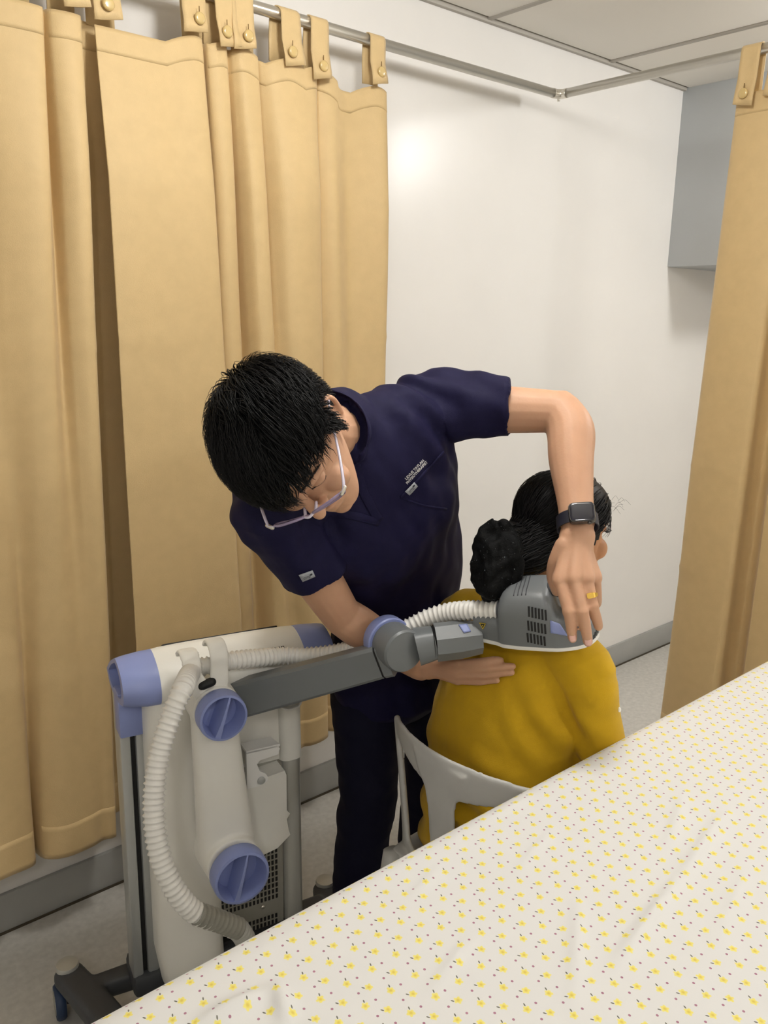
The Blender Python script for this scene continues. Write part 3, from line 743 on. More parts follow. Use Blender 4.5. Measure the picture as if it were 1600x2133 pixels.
def decal(px_poly, bv, m, name, parent, off=.0008, div=5):
    """a thin inlay that follows the surface under it; quad corners given as sight lines"""
    (a, b, c, d) = px_poly; n = div; vs = []
    for i in range(n+1):
        for j in range(n+1):
            u_, v_ = i/n, j/n
            x = (a[0]*(1-u_)+b[0]*u_)*(1-v_)+(d[0]*(1-u_)+c[0]*u_)*v_; y = (a[1]*(1-u_)+b[1]*u_)*(1-v_)+(d[1]*(1-u_)+c[1]*u_)*v_
            dr = ray(x, y).normalized(); h = bv.ray_cast(CAM, dr)
            if h[0] is None: return None
            nn = h[1] if h[1].dot(dr) < 0 else -h[1]
            vs.append(h[0]+nn*off)
    fs = [(i*(n+1)+j, (i+1)*(n+1)+j, (i+1)*(n+1)+j+1, i*(n+1)+j+1) for i in range(n) for j in range(n)]
    o = obj(name, MB().add(vs, fs), m, parent); s = o.modifiers.new('t', 'SOLIDIFY'); s.thickness = .001; s.offset = 0
    return o
bt = decal([(955, 1302), (973, 1300), (981, 1316), (966, 1319)], WLb, M_blue, 'release_button', wlink, off=.0012)
if bt:
    for v in bt.data.vertices: v.co = W2L(v.co)
decal([(1146, 1292), (1166, 1300), (1184, 1325), (1147, 1318)], S_b, M_blue, 'blue_inlay', appl)
decal([(1228, 1278), (1236, 1296), (1244, 1304), (1236, 1280)], S_b, M_blue, 'blue_inlay', appl)
# ribs over the crown of the block
for k in range(4):
    t = .080+.0085*k; pts = []
    w = .0605; h = .104
    for q in range(13):
        th = R(58+q*7); cs, sn = math.cos(th), math.sin(th)
        hh = S_b.find_nearest(a_pt(t, .07*cs, .11*sn)); pts.append(tuple(hh[0]))
    mb = MB(); tube(mb, pts, .0011, n=6, m=2); obj('groove', mb, M_dgrey, appl)
# handle bridging from the block to the nose
mb = MB(); tube(mb, [tuple(a_pt(.140, 0, .088)), tuple(a_pt(.155, 0, .094)), tuple(a_pt(.178, 0, .085)), tuple(a_pt(.200, 0, .06)), tuple(a_pt(.207, 0, .035))], [(.011, .018), (.011, .018), (.011, .016), (.011, .016), (.011, .016)], n=18, up=tuple(AN), power=2.6); obj('handle', mb, M_dgrey, appl)
# hose socket
sk = U(1044, 1272, 1.562); sd = (sk-U(1000, 1271, 1.585)).normalized()
mb = MB(); tube(mb, [tuple(sk-sd*.001), tuple(sk+sd*.03)], .0215, n=28, m=1); obj('hose_socket', mb, M_dgrey, appl, ang=40)
# warning triangle
Wn = None
def tri_sign():
    d = ray(1006, 1302).normalized(); h = S_b.ray_cast(CAM, d)
    if h[0] is None: h = S_b.find_nearest(U(1006, 1302, 1.58))
    c, n = h[0], h[1]
    if n.dot(d) > 0: n = -n
    a = (AX-n*AX.dot(n)).normalized(); b = n.cross(a); Mx = basis(a, b, n, c)
    def tri(s): return [(s*math.cos(R(q)), s*math.sin(R(q))) for q in (-90, 30, 150)]
    mb = MB(); o_, i_ = tri(.0085), tri(.0062)
    vs = [Mx @ V((x, y, .0012)) for x, y in o_+i_]
    fs = [(0, 1, 4, 3), (1, 2, 5, 4), (2, 0, 3, 5)]
    mb.add(vs, fs); mb.add([Mx @ V((x, y, .0013)) for x, y in ((-.0016, -.001), (.0005, -.001), (0, -.003), (.002, .0005), (.0, .0005), (.0008, .0025))], [(0, 1, 3, 4), (0, 1, 2)])
    s_ = obj('warning_sign', mb, M_yel, appl, sm=False); s_['label'] = 'yellow warning triangle outline'
    mb = MB().add([Mx @ V((x, y, .0009)) for x, y in tri(.0095)], [(0, 1, 2)]); obj('sign_ground', mb, M_black, s_, sm=False)
tri_sign()

# ================================================================== CHAIR
chair = thing('plastic_chair', (1.25, 1.045, 0), 'white moulded plastic chair with arched back openings under the seated patient', 'chair')
CY, CXB = 1.045, 1.055                     # back centre
HWB = .19
def cb(v, w):                              # backrest surface: v across (towards the wall), w height
    return V((CXB+.06*(v/HWB)**2+(.765-w)*.10, CY+v, w))
def ribbon(mb, pts, widths, th):           # pts in (v,w)
    P = [cb(*p) for p in pts]; ups = []
    for p in pts:
        n = (cb(p[0]+.01, p[1])-cb(p[0]-.01, p[1])).cross(cb(p[0], p[1]+.01)-cb(p[0], p[1]-.01)).normalized(); ups.append(tuple(n))
    tube(mb, [tuple(p) for p in P], [(th, w) for w in widths], n=16, m=5, ups=ups, power=3.2)
mb = MB()
topz = lambda v: .775-.35*v*v
ribbon(mb, [(v, topz(v)-h) for v, h in ((-.19, .022), (-.15, .03), (-.08, .042), (0, .048), (.08, .042), (.15, .03), (.19, .022))], [.02, .029, .041, .047, .041, .029, .02], .0055)
for v in (-.19, .19):
    s = 1 if v > 0 else -1
    ribbon(mb, [(v-.002*s, topz(v)-.006), (v-.008*s, .69), (v-.02*s, .60), (v-.025*s, .50), (v-.02*s, .43)], [.014, .013, .015, .02, .026], .007)
ribbon(mb, [(0, .75), (0, .70), (0, .66), (0, .56), (0, .47), (0, .43)], [.075, .056, .042, .037, .042, .055], .0055)
ribbon(mb, [(v, .445) for v in (-.17, -.1, 0, .1, .17)], [.03]*5, .006)
tube(mb, [(1.10, CY, .435), (1.2, CY, .43), (1.36, CY, .437), (1.47, CY, .43)], [(.009, .19), (.009, .205), (.009, .205), (.012, .19)], n=28, m=4, up=(0, 0, 1), power=4, caps=True)
vox('shell', mb, .0045, M_chair, chair, it=6, dec=.5)
for x, dx in ((1.10, -.05), (1.42, .05)):
    for s in (-1, 1):
        mb = MB(); tube(mb, [(x, CY+s*.175, .44), (x+dx*.5, CY+s*.19, .22), (x+dx, CY+s*.205, .004)], [(.022, .018), (.02, .016), (.016, .014)], n=14, up=(1, 0, 0), power=3); obj('leg', mb, M_chair, chair)

# ================================================================== PEOPLE
HEAD = [(-.119, .018, .080, .056), (-.110, .032, .090, .030), (-.092, .043, .094, -.010), (-.068, .053, .093, -.045), (-.045, .060, .091, -.070), (-.02, .066, .089, -.086), (.0, .070, .088, -.094), (.03, .0745, .092, -.099), (.06, .073, .089, -.098), (.085, .063, .074, -.087), (.103, .044, .048, -.063), (.113, .017, .016, -.030)]
def head_parts(mb, M, k=1.0, female=False):
    rings = []
    for z, hw, yf, yb in [tuple(p) for p in cr(HEAD, 3)]:
        c = (yf+yb)/2; hd = (yf-yb)/2; r_ = []
        for j in range(28):
            th = 2*math.pi*j/28; cs, sn = math.cos(th), math.sin(th); e = .88
            r_.append(M @ (V((hw*math.copysign(abs(cs)**e, cs), c+hd*math.copysign(abs(sn)**e, sn), z))*k))
        rings.append(r_)
    loft(mb, rings)
    P = lambda x, y, z: tuple(M @ (V((x, y, z))*k))
    Mr = M.to_3x3()
    tube(mb, [P(0, .088, .022), P(0, .098, .004), P(0, .108, -.014), P(0, .112, -.026)], [.007*k, .008*k, .010*k, .0115*k], n=12, caps='round')
    for s in (-1, 1):
        ellip(mb, P(s*.010, .098, -.030), (.0085*k, .010*k, .007*k), Mr, 12, 8)
        ellip(mb, P(s*.038, .070, -.030), (.024*k, .02*k, .024*k), Mr)          # cheek
        ellip(mb, P(s*.031, .079, .012), (.0165*k, .011*k, .009*k), Mr)          # closed lid
        tube(mb, [P(s*.012, .090, .026), P(s*.03, .090, .031), P(s*.05, .076, .026)], [.006*k, .007*k, .005*k], n=10, caps='round')
        # ear: bowl and rim
        ellip(mb, P(s*.074, -.008, -.004), (.006*k, .019*k, .029*k), Mr, 14, 8)
        tube(mb, [P(s*.072, .010, -.002), P(s*.079, .012, .018), P(s*.084, -.004, .032), P(s*.088, -.022, .024), P(s*.088, -.026, .004), P(s*.083, -.018, -.018), P(s*.076, -.006, -.032), P(s*.071, .004, -.026)], .0045*k, n=10, m=4, caps='round')
        ellip(mb, P(s*.077, -.003, -.03), (.006*k, .008*k, .009*k), Mr, 12, 8)
    tube(mb, [P(-.02, .090, -.060), P(0, .096, -.059), P(.02, .090, -.060)], [.004*k, .0065*k, .004*k], n=10, caps='round')
    tube(mb, [P(-.017, .089, -.070), P(0, .095, -.0705), P(.017, .089, -.070)], [.004*k, .007*k, .004*k], n=10, caps='round')
    ellip(mb, P(0, .084, -.103), (.017*k, .013*k, .012*k), Mr)
def limb(mb, pts, rad, **kw): tube(mb, [tuple(p) for p in pts], rad, n=18, m=5, caps='round', **kw)
def hand(mb, wrist, mcps, fingers, thumb, pr=(.014, .014, .0135, .012), fr=(.0110, .0103, .0096, .0083), up=(0, 0, 1), wr=.022):
    for i, m_ in enumerate(mcps):
        w_ = V(wrist)*.75+V(m_)*.25
        tube(mb, [tuple(wrist), tuple(w_), tuple((V(wrist)+V(m_))/2), tuple(m_)], [wr*.8, wr*.75, pr[i]*1.05, pr[i]*.92], n=14, m=3, caps='round')
    for i in range(3):
        a, b = V(mcps[i]), V(mcps[i+1])
        tube(mb, [tuple(V(wrist)*.5+(a+b)*.25), tuple(V(wrist)*.2+(a+b)*.4), tuple((a+b)*.5)], [.013, .012, .0085], n=12, m=3, caps='round')
    for i, f_ in enumerate(fingers):
        s = 1.0 if i in (1,) else (.97 if i in (0, 2) else .85)
        k = len(f_)
        rr = [fr[0]*s*1.02, fr[1]*s*1.05, fr[2]*s, fr[3]*s]
        tube(mb, [tuple(mcps[i])]+[tuple(p) for p in f_], rr[:k+1], n=14, m=5, caps='round')
    if thumb: tube(mb, [tuple(p) for p in thumb], [.016, .0145, .0115, .0095, .007][:len(thumb)], n=14, m=4, caps='round')
def nail(p, d, n, w, l, parent):
    d = V(d).normalized(); n = V(n); n = (n-d*n.dot(d)).normalized(); s = d.cross(n)
    mb = MB(); vs = []; fs = []
    R_ = 7; C_ = 7
    for i in range(R_):
        t = i/(R_-1)-.5
        for j in range(C_):
            q = j/(C_-1)-.5; ww = w*(1-.25*max(0, t*2)**3-.1*max(0, -t*2)**3)
            vs.append(V(p)+d*(l*t)+s*(ww*q)+n*(-(q*2)**2*w*.16-.0008*(t*2)**2))
    for i in range(R_-1):
        for j in range(C_-1): fs.append((i*C_+j, i*C_+j+1, (i+1)*C_+j+1, (i+1)*C_+j))
    o = obj('fingernail', MB().add(vs, fs), M_nail, parent); q = o.modifiers.new('t', 'SOLIDIFY'); q.thickness = .0012; q.offset = 0
    return o
def strands(name, bv, M, roots, flow, m, parent, length, width, lift, seg=6, jit=.25, seed=1, back=None):
    rnd = random.Random(seed); mb = MB(); Mi = M.inverted()
    for p, n in roots:
        L_ = length(Mi @ p)*rnd.uniform(.75, 1.15); w = width*rnd.uniform(.6, 1.3)
        if L_ <= 0: continue
        q = p.copy(); nn = n.copy(); pts = []; h0 = lift*rnd.uniform(.55, 1.08)
        jt = V((rnd.gauss(0, 1), rnd.gauss(0, 1), rnd.gauss(0, 1)))*jit
        for i in range(seg+1):
            e = i/seg
            off = .002+h0*math.sin(math.pi*min(1, e*1.0)*.62)*(1 if i else .3)
            pts.append((q+nn*off, nn.copy()))
            d = flow(Mi @ q, q)+jt
            d = d-nn*d.dot(nn)
            if d.length < 1e-6: break
            d.normalize(); q2 = q+d*(L_/seg)
            h = bv.find_nearest(q2)
            if h[0] is None: break
            q = h[0]; nn = h[1]
        if len(pts) < 3: continue
        o = len(mb.v); k = len(pts)
        for i, (c, nr) in enumerate(pts):
            t = (pts[min(i+1, k-1)][0]-pts[max(i-1, 0)][0]).normalized(); s = t.cross(nr)
            if s.length < 1e-5: s = t.orthogonal()
            s.normalize(); e = i/(k-1); ww = w*(1-.85*e**2)
            mb.v += [c-s*ww, c+nr*ww*.8, c+s*ww]
        for i in range(k-1):
            for j in range(3): mb.f.append((o+i*3+j, o+i*3+(j+1) % 3, o+(i+1)*3+(j+1) % 3, o+(i+1)*3+j))
    return mb
def scalp(bv, M, keep, count, k=1.0, seed=3):
    out = []; ga = math.pi*(3-math.sqrt(5)); c = M @ V((0, -.005*k, .0))
    rnd = random.Random(seed)
    for i in range(count):
        z = 1-2*(i+.5)/count; r_ = math.sqrt(1-z*z); th = ga*i+rnd.uniform(-.1, .1)
        dl = V((r_*math.cos(th), r_*math.sin(th), z)); d = (M.to_3x3() @ dl).normalized()
        h = bv.ray_cast(c+d*.25*k, -d)
        if h[0] is None: continue
        pl = M.inverted() @ h[0]
        if keep(pl): out.append((h[0], h[1]))
    return out
def hair_cap(bv, M, keep, k, off, m, parent, name='hair'):
    """closed skull cap following the head, used under the locks"""
    mb = MB(); nu, nv = 72, 48; c = M @ V((0, -.005*k, 0)); idx = {}; 
    M3 = M.to_3x3()
    for i in range(nv+1):
        ph = math.pi*i/nv
        for j in range(nu):
            th = 2*math.pi*j/nu
            d = (M3 @ V((math.sin(ph)*math.cos(th), math.sin(ph)*math.sin(th), math.cos(ph)))).normalized()
            h = bv.ray_cast(c+d*.25*k, -d)
            if h[0] is None: continue
            pl = M.inverted() @ h[0]
            if keep(pl): idx[(i, j)] = len(mb.v); mb.v.append(h[0]+d*off)
    for i in range(nv):
        for j in range(nu):
            q = [(i, j), (i, (j+1) % nu), (i+1, (j+1) % nu), (i+1, j)]
            if all(t in idx for t in q): mb.f.append(tuple(idx[t] for t in q))
    return mb
def interp(x, tab):
    for (a, b), (c, d) in zip(tab, tab[1:]):
        if x <= c: return b+(d-b)*max(0, (x-a))/(c-a)
    return tab[-1][1]
def hang(o, thick):
    s = o.modifiers.new('t', 'SOLIDIFY'); s.thickness = thick; s.offset = 0

# a smooth skull for rooting the hair
def skull(M, k):
    m2 = MB(); rings = []
    for z, hw, yf, yb in [tuple(p) for p in cr(HEAD, 4)]:
        c = (yf+yb)/2; hd = (yf-yb)/2
        rings.append([M @ (V((hw*math.cos(2*math.pi*j/40), c+hd*math.sin(2*math.pi*j/40), z))*k) for j in range(40)])
    loft(m2, rings); return BVHTree.FromPolygons([tuple(p) for p in m2.v], m2.f)
def on(bv, x, y, off=0):
    d = ray(x, y).normalized(); h = bv.ray_cast(CAM, d)
    if h[0] is None: return None
    n = h[1] if h[1].dot(d) < 0 else -h[1]
    return h[0]+n*off, n
# ------------------------------------------------------------------ the patient
PHc = V((1.345, 1.005, 1.18))
pf = V((.985, -.14, -.08)).normalized(); px_ = pf.cross(V((0, 0, 1))).normalized(); pz = px_.cross(pf).normalized()
PM = basis(px_, pf, pz, PHc); PK = .97
tz = [(1.235, .44), (1.225, .55), (1.215, .66), (1.225, .78), (1.255, .89), (1.285, .965), (1.315, 1.04)]
CYp = 1.03
psp = [V((x, CYp, z)) for x, z in tz]
pSL, pSR = V((1.275, 1.205, .955)), U(1216, 1392, 1.585)
mb = MB(); head_parts(mb, PM, PK)
limb(mb, [PM @ V((0, -.03, -.03)), V((1.325, CYp, 1.09)), psp[6], psp[5]], [.046, .046, .052, .065])
tube(mb, [tuple(p) for p in psp], [(.16, .105), (.155, .095), (.145, .09), (.15, .095), (.155, .09), (.12, .075), (.05, .05)], n=24, m=4, up=(0, 1, 0), caps='round')
pER, pEL = U(1258, 1590, 1.62), V((1.33, 1.25, .67))
pWR, pWL = V((1.52, .90, .60)), V((1.52, 1.14, .60))
limb(mb, [psp[4], pSR, (pSR+pER)/2, pER], [.04, .038, .036, .034]); limb(mb, [pER, (pER+pWR)/2, pWR], [.038, .034, .025])
limb(mb, [psp[4], pSL, (pSL+pEL)/2, pEL], [.04, .038, .036, .034]); limb(mb, [pEL, (pEL+pWL)/2, pWL], [.038, .034, .025])
for wr_, s in ((pWR, 1), (pWL, -1)):
    m4 = [wr_+V((.08, s*(.03-.02*i), -.012-.002*i)) for i in range(4)]
    ff = [[m+V((.035, 0, -.006)), m+V((.055, 0, -.018)), m+V((.068, 0, -.032))] for m in m4]
    hand(mb, wr_+V((.01, 0, 0)), m4, ff, [wr_+V((.03, s*.02, -.01)), wr_+V((.06, s*.045, -.02)), wr_+V((.085, s*.05, -.03)), wr_+V((.105, s*.048, -.038))], wr=.022)
for s in (-1, 1):
    h_ = V((1.28, CYp+s*.095, .50)); k_ = V((1.66, CYp+s*.11, .50)); f_ = V((1.68, CYp+s*.11, .09))
    limb(mb, [h_, (h_+k_)/2, k_], [.08, .075, .055]); limb(mb, [k_, (k_+f_)/2, f_], [.054, .05, .034]); limb(mb, [f_+V((-.02, 0, -.05)), f_+V((.09, 0, -.06)), f_+V((.15, 0, -.065))], [.026, .025, .018])
patient = vox('person', mb, .003, M_skin2, None, it=4, dec=.5)
tag(patient, 'seated patient in a mustard yellow top, seen from behind with dark hair tied back', 'person')
PSK = skull(PM, PK)
HL2 = [(0, .055), (30, .052), (50, .045), (66, .02), (78, -.012), (90, -.03), (104, -.02), (120, -.05), (150, -.075), (180, -.085)]
def keepP(p):
    p = p/PK; a = abs(math.degrees(math.atan2(p.x, p.y))); return p.z > interp(a, HL2)
bunL = PM.inverted() @ U(1050, 1165, 1.62)
def flowP(pl, pw): return PM.to_3x3() @ ((bunL-pl).normalized()+V((0, 0, .02)))
roots = scalp(PSK, PM, keepP, 6500, PK)
mbh = hair_cap(PSK, PM, keepP, PK, .013, M_hair, patient)
mbs = strands('hair', PSK, PM, roots, flowP, M_hair, patient, lambda p: .085, .0017, .014, seed=8, jit=.05, seg=7); mbh.add(mbs.v, mbs.f)
# gathered tail and bun
bc = U(1046, 1150, 1.63)
mb2 = MB(); tube(mb2, [tuple(PM @ V((0, -.06, .0))), tuple(PM @ V((0, -.095, -.03))), tuple(bc), tuple(bc+V((-.02, .01, -.05)))], [.06, .052, .045, .03], n=64, m=5, caps='round')
for q, p in enumerate(mb2.v):
    j = q % 64; c = bc; p += (p-bc).normalized()*(.003*noise.noise(V((j*.9, q//64*.05, 0)))+.002*noise.noise(V((j*2.3, q//64*.08, 5))))
mbh.add(mb2.v, mb2.f)
bvB = BVHTree.FromPolygons([tuple(p) for p in mb2.v], mb2.f); rr_ = []
for q in range(0, len(mb2.v), 2):
    h = bvB.find_nearest(mb2.v[q])
    if h[0] is not None: rr_.append((h[0], h[1]))
dB = (bc-(PM @ V((0, -.06, .0)))).normalized()
mbs = strands('hair', bvB, PM, rr_, lambda pl, pw: dB, M_hair, patient, lambda p: .05, .0017, .004, seed=9, jit=.06, seg=5); mbh.add(mbs.v, mbs.f)
rnd = random.Random(4)
for k in range(8):                       # flyaway hairs at the brow
    p = PM @ V((rnd.uniform(.035, .06), .080+rnd.uniform(0, .012), .045+rnd.uniform(0, .03))); d = V((.015, rnd.uniform(-.022, -.003), rnd.uniform(-.012, .016)))
    m3 = MB(); tube(m3, [tuple(p), tuple(p+d*.5+V((0, 0, .006))), tuple(p+d+V((0, 0, rnd.uniform(-.008, .004))))], .0002, n=4, m=4); mbh.add(m3.v, m3.f)
obj('hair', mbh, M_hair, patient)
for s in (-1, 1):
    mb = MB()
    for k in range(8):
        p = PM @ (V((s*(.022+.003*k), .094-.001*k, .004))*PK); tube(mb, [tuple(p), tuple(p+PM.to_3x3() @ V((s*.001, .008, .001))), tuple(p+PM.to_3x3() @ V((s*.002, .012, .005)))], .0006, n=4, m=3)
    obj('eyelash', mb, M_brow, patient)
def foldM(c, n):
    a = .005*noise.noise(c*8)+.004*noise.noise(V((c.x*8, c.y*7, c.z*20)))
    if c.z < .82:
        w = max(0, min(1, (.80-c.z)/.12)); a += w*.013*math.sin(75*(c.z+.25*abs(c.y-CYp)+.03*noise.noise(V((c.y*6, c.x*6, 1)))))*(0.5+.5*noise.noise(V((c.y*5, 2, c.z*6))))
    t = (c-V((1.2, .89, .84))); w = math.exp(-(t.length/.07)**2); a += .008*w*math.sin(120*(t.z*.6-t.y*.8))
    return a
mb = MB()
tube(mb, [(1.245, CYp, .40)]+[tuple(p) for p in psp], [(.195, .125), (.205, .130), (.195, .120), (.180, .112), (.172, .112), (.168, .110), (.14, .095), (.072, .068)], n=30, m=5, up=(0, 1, 0), caps='round')
for S_, E_, W_ in ((pSR, pER, pWR), (pSL, pEL, pWL)):
    tube(mb, [tuple(psp[5]*.6+S_*.4), tuple(S_), tuple((S_+E_)/2), tuple(E_+(E_-S_)*.02)], [(.058, .062), (.058, .056), (.052, .050), (.049, .049)], n=22, m=5, caps='round')
    tube(mb, [tuple(E_), tuple(E_*.75+W_*.25)], [.049, .047], n=22, m=3, hollow=.03)
shirt = vox('mustard_top', mb, .005, M_must, patient, it=6, disp=foldM)
Pb = BVHTree.FromPolygons([tuple(v.co) for v in shirt.data.vertices], [tuple(p.vertices) for p in shirt.data.polygons])
hb = next((h for h in (on(Pb, x, 1478, .001) for x in (1297, 1293, 1289, 1284, 1278)) if h), None)
if hb:
    mb = MB(); ellip(mb, hb[0], (.0035, .0035, .005)); obj('sleeve_button', mb, M_white, patient)
mb = MB()
for s in (-1, 1):
    h_ = V((1.24, CYp+s*.09, .50)); k_ = V((1.66, CYp+s*.11, .505)); f_ = V((1.68, CYp+s*.11, .07))
    tube(mb, [tuple(h_), tuple((h_+k_)/2), tuple(k_)], [.098, .09, .07], n=20, m=4, caps='round'); tube(mb, [tuple(k_), tuple((k_+f_)/2), tuple(f_)], [.068, .06, .055], n=20, m=4, hollow=.03)
vox('trousers', mb, .006, M_pants2, patient, it=5)
for s in (-1, 1):
    mb = MB(); f_ = V((1.68, CYp+s*.11, .0)); tube(mb, [tuple(f_+V((-.06, 0, .035))), tuple(f_+V((0, 0, .045))), tuple(f_+V((.1, 0, .034))), tuple(f_+V((.17, 0, .026)))], [(.033, .034), (.042, .037), (.032, .042), (.024, .034)], n=18, m=5, up=(0, 0, 1), caps='round'); vox('shoe', mb, .005, M_shoe, patient, it=3, dec=.5)
# hair scrunchie: floppy black sequined bow
scr = MB(); b0 = U(1036, 1160, 1.60)
def SP(x, y, d): return tuple(U(x, y, d))
tube(scr, [SP(1056, 1110, 1.60), SP(1040, 1098, 1.585), SP(1022, 1112, 1.59), SP(1012, 1150, 1.59), SP(1008, 1195, 1.59), SP(1020, 1225, 1.585)], [(.016, .012), (.020, .014), (.022, .016), (.024, .018), (.026, .018), (.018, .014)], n=16, m=4, up=tuple(RT), caps='round')
tube(scr, [SP(1050, 1105, 1.585), SP(1062, 1140, 1.57), SP(1062, 1185, 1.57), SP(1045, 1222, 1.575), SP(1025, 1232, 1.58)], [(.018, .014), (.024, .018), (.026, .018), (.026, .018), (.018, .014)], n=16, m=4, up=tuple(RT), caps='round')
tube(scr, [SP(1030, 1150, 1.58), SP(1028, 1200, 1.575), SP(1020, 1235, 1.575), SP(1015, 1248, 1.575)], [.03, .036, .028, .012], n=16, m=4, caps='round')
def foldS(c, n): return .007*noise.noise(c*34)+.004*noise.noise(c*70)
scro = vox('hair_scrunchie', scr, .0035, M_seq, None, it=4, disp=foldS)
mb = MB(); rnd = random.Random(11); vv3 = scro.data.vertices
for k in range(150):
    v = vv3[rnd.randrange(len(vv3))]; n = v.normal; a = n.orthogonal().normalized(); b = n.cross(a); r_ = rnd.uniform(.0007, .0014); c = v.co+n*.0006; n2 = (n+a*rnd.uniform(-.5, .5)+b*rnd.uniform(-.5, .5)).normalized(); a = n2.orthogonal().normalized(); b = n2.cross(a)
    mb.add([c+a*r_, c+b*r_, c-a*r_, c-b*r_, c+n2*r_*.5], [(0, 1, 4), (1, 2, 4), (2, 3, 4), (3, 0, 4)])
sq = obj('sequins', mb, mat('sequin', (120, 130, 135), .15, 1), scro, sm=False); sq['kind'] = 'stuff'
tag(scro, 'floppy black sequined hair bow at the back of the patient\'s head', 'hair tie')

# ------------------------------------------------------------------ the therapist
Hc = U(561, 905, 1.33)
q_ = RT*.49-UP*.87
Fh = (RT*.26-UP*.90-FW*.33).normalized(); Lh = RT*.80+UP*.45-FW*.38; Lh = (Lh-Fh*Lh.dot(Fh)).normalized(); Xh = -Lh; Zh = Xh.cross(Fh).normalized()
HK = 1.06
Hc = U(694, 858, 1.285)-(Lh*.080-Fh*.010)*HK
MH = basis(Xh, Fh, Zh, Hc) @ Matrix.Scale(HK, 4)
SL, EL, WL = U(905, 848, 1.64), U(1180, 858, 1.58), U(1203, 1090, 1.475)
SR, ER, WR = U(572, 1066, 1.475), U(712, 1282, 1.67), U(876, 1390, 1.74)
sp = [V((1.265, 1.425, .85)), V((1.235, 1.375, 1.0)), V((1.145, 1.315, 1.14)), V((1.055, 1.25, 1.25)), V((.985, 1.205, 1.33)), V((.915, 1.195, 1.385))]
lat = [V((.98, .10, .05)), V((.96, .06, .15)), V((.93, .02, .28)), V((.91, 0, .38)), V((.89, -.03, .44)), V((.89, -.03, .44))]
mb = MB()
head_parts(mb, MH)
nb = MH @ V((0, -.035, -.055))
limb(mb, [MH @ V((0, -.03, -.02)), nb*.55+sp[5]*.45, sp[5], sp[4]], [.05, .054, .062, .075])
tube(mb, [tuple(p) for p in sp], [(.13, .085), (.125, .08), (.135, .09), (.15, .095), (.165, .07), (.06, .05)], n=24, m=4, ups=[tuple(l) for l in lat], caps='round')
limb(mb, [sp[4], SL, SL*.5+EL*.5, EL*.93+SL*.07], [.05, .050, .046, .040])
fa = (WL-EL)
limb(mb, [EL-(EL-SL).normalized()*.012, EL+fa*.18+RT*.004, EL+fa*.45, EL+fa*.8, WL], [.041, .0445, .041, .0325, (.031)], up=tuple(RT))
limb(mb, [sp[4], SR, SR*.5+ER*.5, ER], [.05, .05, .047, .0395])
fb = (WR-ER)
limb(mb, [ER, ER+fb*.25, ER+fb*.6, WR], [.040, .042, .036, .028])
# left hand, pressing the applicator
Lm = [U(1166, 1208, 1.432), U(1196, 1206, 1.422), U(1223, 1205, 1.427), U(1241, 1204, 1.442)]
Lf = [[U(1185, 1274, 1.415), U(1190, 1308, 1.420), U(1193, 1330, 1.430)], [U(1213, 1274, 1.408), U(1221, 1314, 1.416), U(1225, 1338, 1.428)], [U(1234, 1262, 1.422), U(1243, 1290, 1.436), U(1247, 1305, 1.447)], [U(1243, 1240, 1.46), U(1244, 1256, 1.485), U(1240, 1262, 1.50)]]
Lt = [U(1175, 1135, 1.455), U(1158, 1172, 1.465), U(1152, 1203, 1.485), U(1160, 1232, 1.505)]
hand(mb, WL+(Lm[1]-WL)*.10, Lm, Lf, Lt, pr=(.0155, .0155, .015, .013), wr=.034)
for f_ in Lf[:3]: ellip(mb, f_[0]-ray(1200, 1270)*.001, (.0118, .0118, .0115))
# right hand, resting against the patient's back
def skin(x, y, gap):                 # a point just in front of the patient's back
    d = ray(x, y); h = Pb.ray_cast(CAM, d.normalized()); return CAM+d.normalized()*((h[0]-CAM).length-gap)
Rm = [skin(960, 1382, .040), skin(962, 1394, .036), skin(960, 1407, .028), skin(955, 1418, .020)]
Rf = [[skin(1003, 1379, .040), skin(1030, 1375, .034), skin(1043, 1375, .030)], [skin(1015, 1392, .033), skin(1050, 1389, .028), skin(1068, 1388, .024)], [skin(1012, 1406, .022), skin(1045, 1402, .018), skin(1066, 1401, .015)], [skin(1000, 1420, .012), skin(1020, 1418, .010), skin(1036, 1418, .010)]]
Rt = [U(905, 1378, 1.71), U(935, 1362, 1.715), U(965, 1356, 1.715), U(985, 1358, 1.712)]
hand(mb, WR, Rm, Rf, Rt, wr=.026, pr=(.012, .012, .0115, .0105), fr=(.0090, .0084, .0079, .0068))
hipR, hipL = V((1.18, 1.42, .85)), V((1.35, 1.45, .85))
kR, kL2 = V((1.185, 1.41, .48)), V((1.46, 1.475, .48)); fR, fL = V((1.195, 1.47, .075)), V((1.48, 1.53, .075))
limb(mb, [hipR, (hipR+kR)/2, kR, (kR+fR)/2, fR], [.075, .07, .052, .05, .036])
limb(mb, [hipL, (hipL+kL2)/2, kL2, (kL2+fL)/2, fL], [.075, .07, .052, .05, .036])
for f_ in (fR, fL): limb(mb, [f_+V((0, .03, -.035)), f_+V((.0, -.08, -.04)), f_+V((0, -.15, -.045))], [.03, .03, .022])
therapist = vox('person', mb, .0026, M_skin, None, it=4, dec=.6)
tag(therapist, 'man in navy scrubs and clear glasses bending over the seated patient', 'person')
Hb = BVHTree.FromPolygons([tuple(v.co) for v in therapist.data.vertices], [tuple(p.vertices) for p in therapist.data.polygons])
SKb = skull(MH, 1.0)
HAIRL = [(0, .060), (25, .056), (45, .050), (62, .030), (74, .002), (84, -.028), (92, -.01), (104, .018), (118, -.01), (140, -.05), (180, -.07)]
HAIRLL = [(0, .062), (20, .068), (42, .070), (58, .060), (68, .035), (78, .0), (84, -.018), (89, .012), (96, .036), (110, .036), (124, .0), (140, -.05), (180, -.07)]
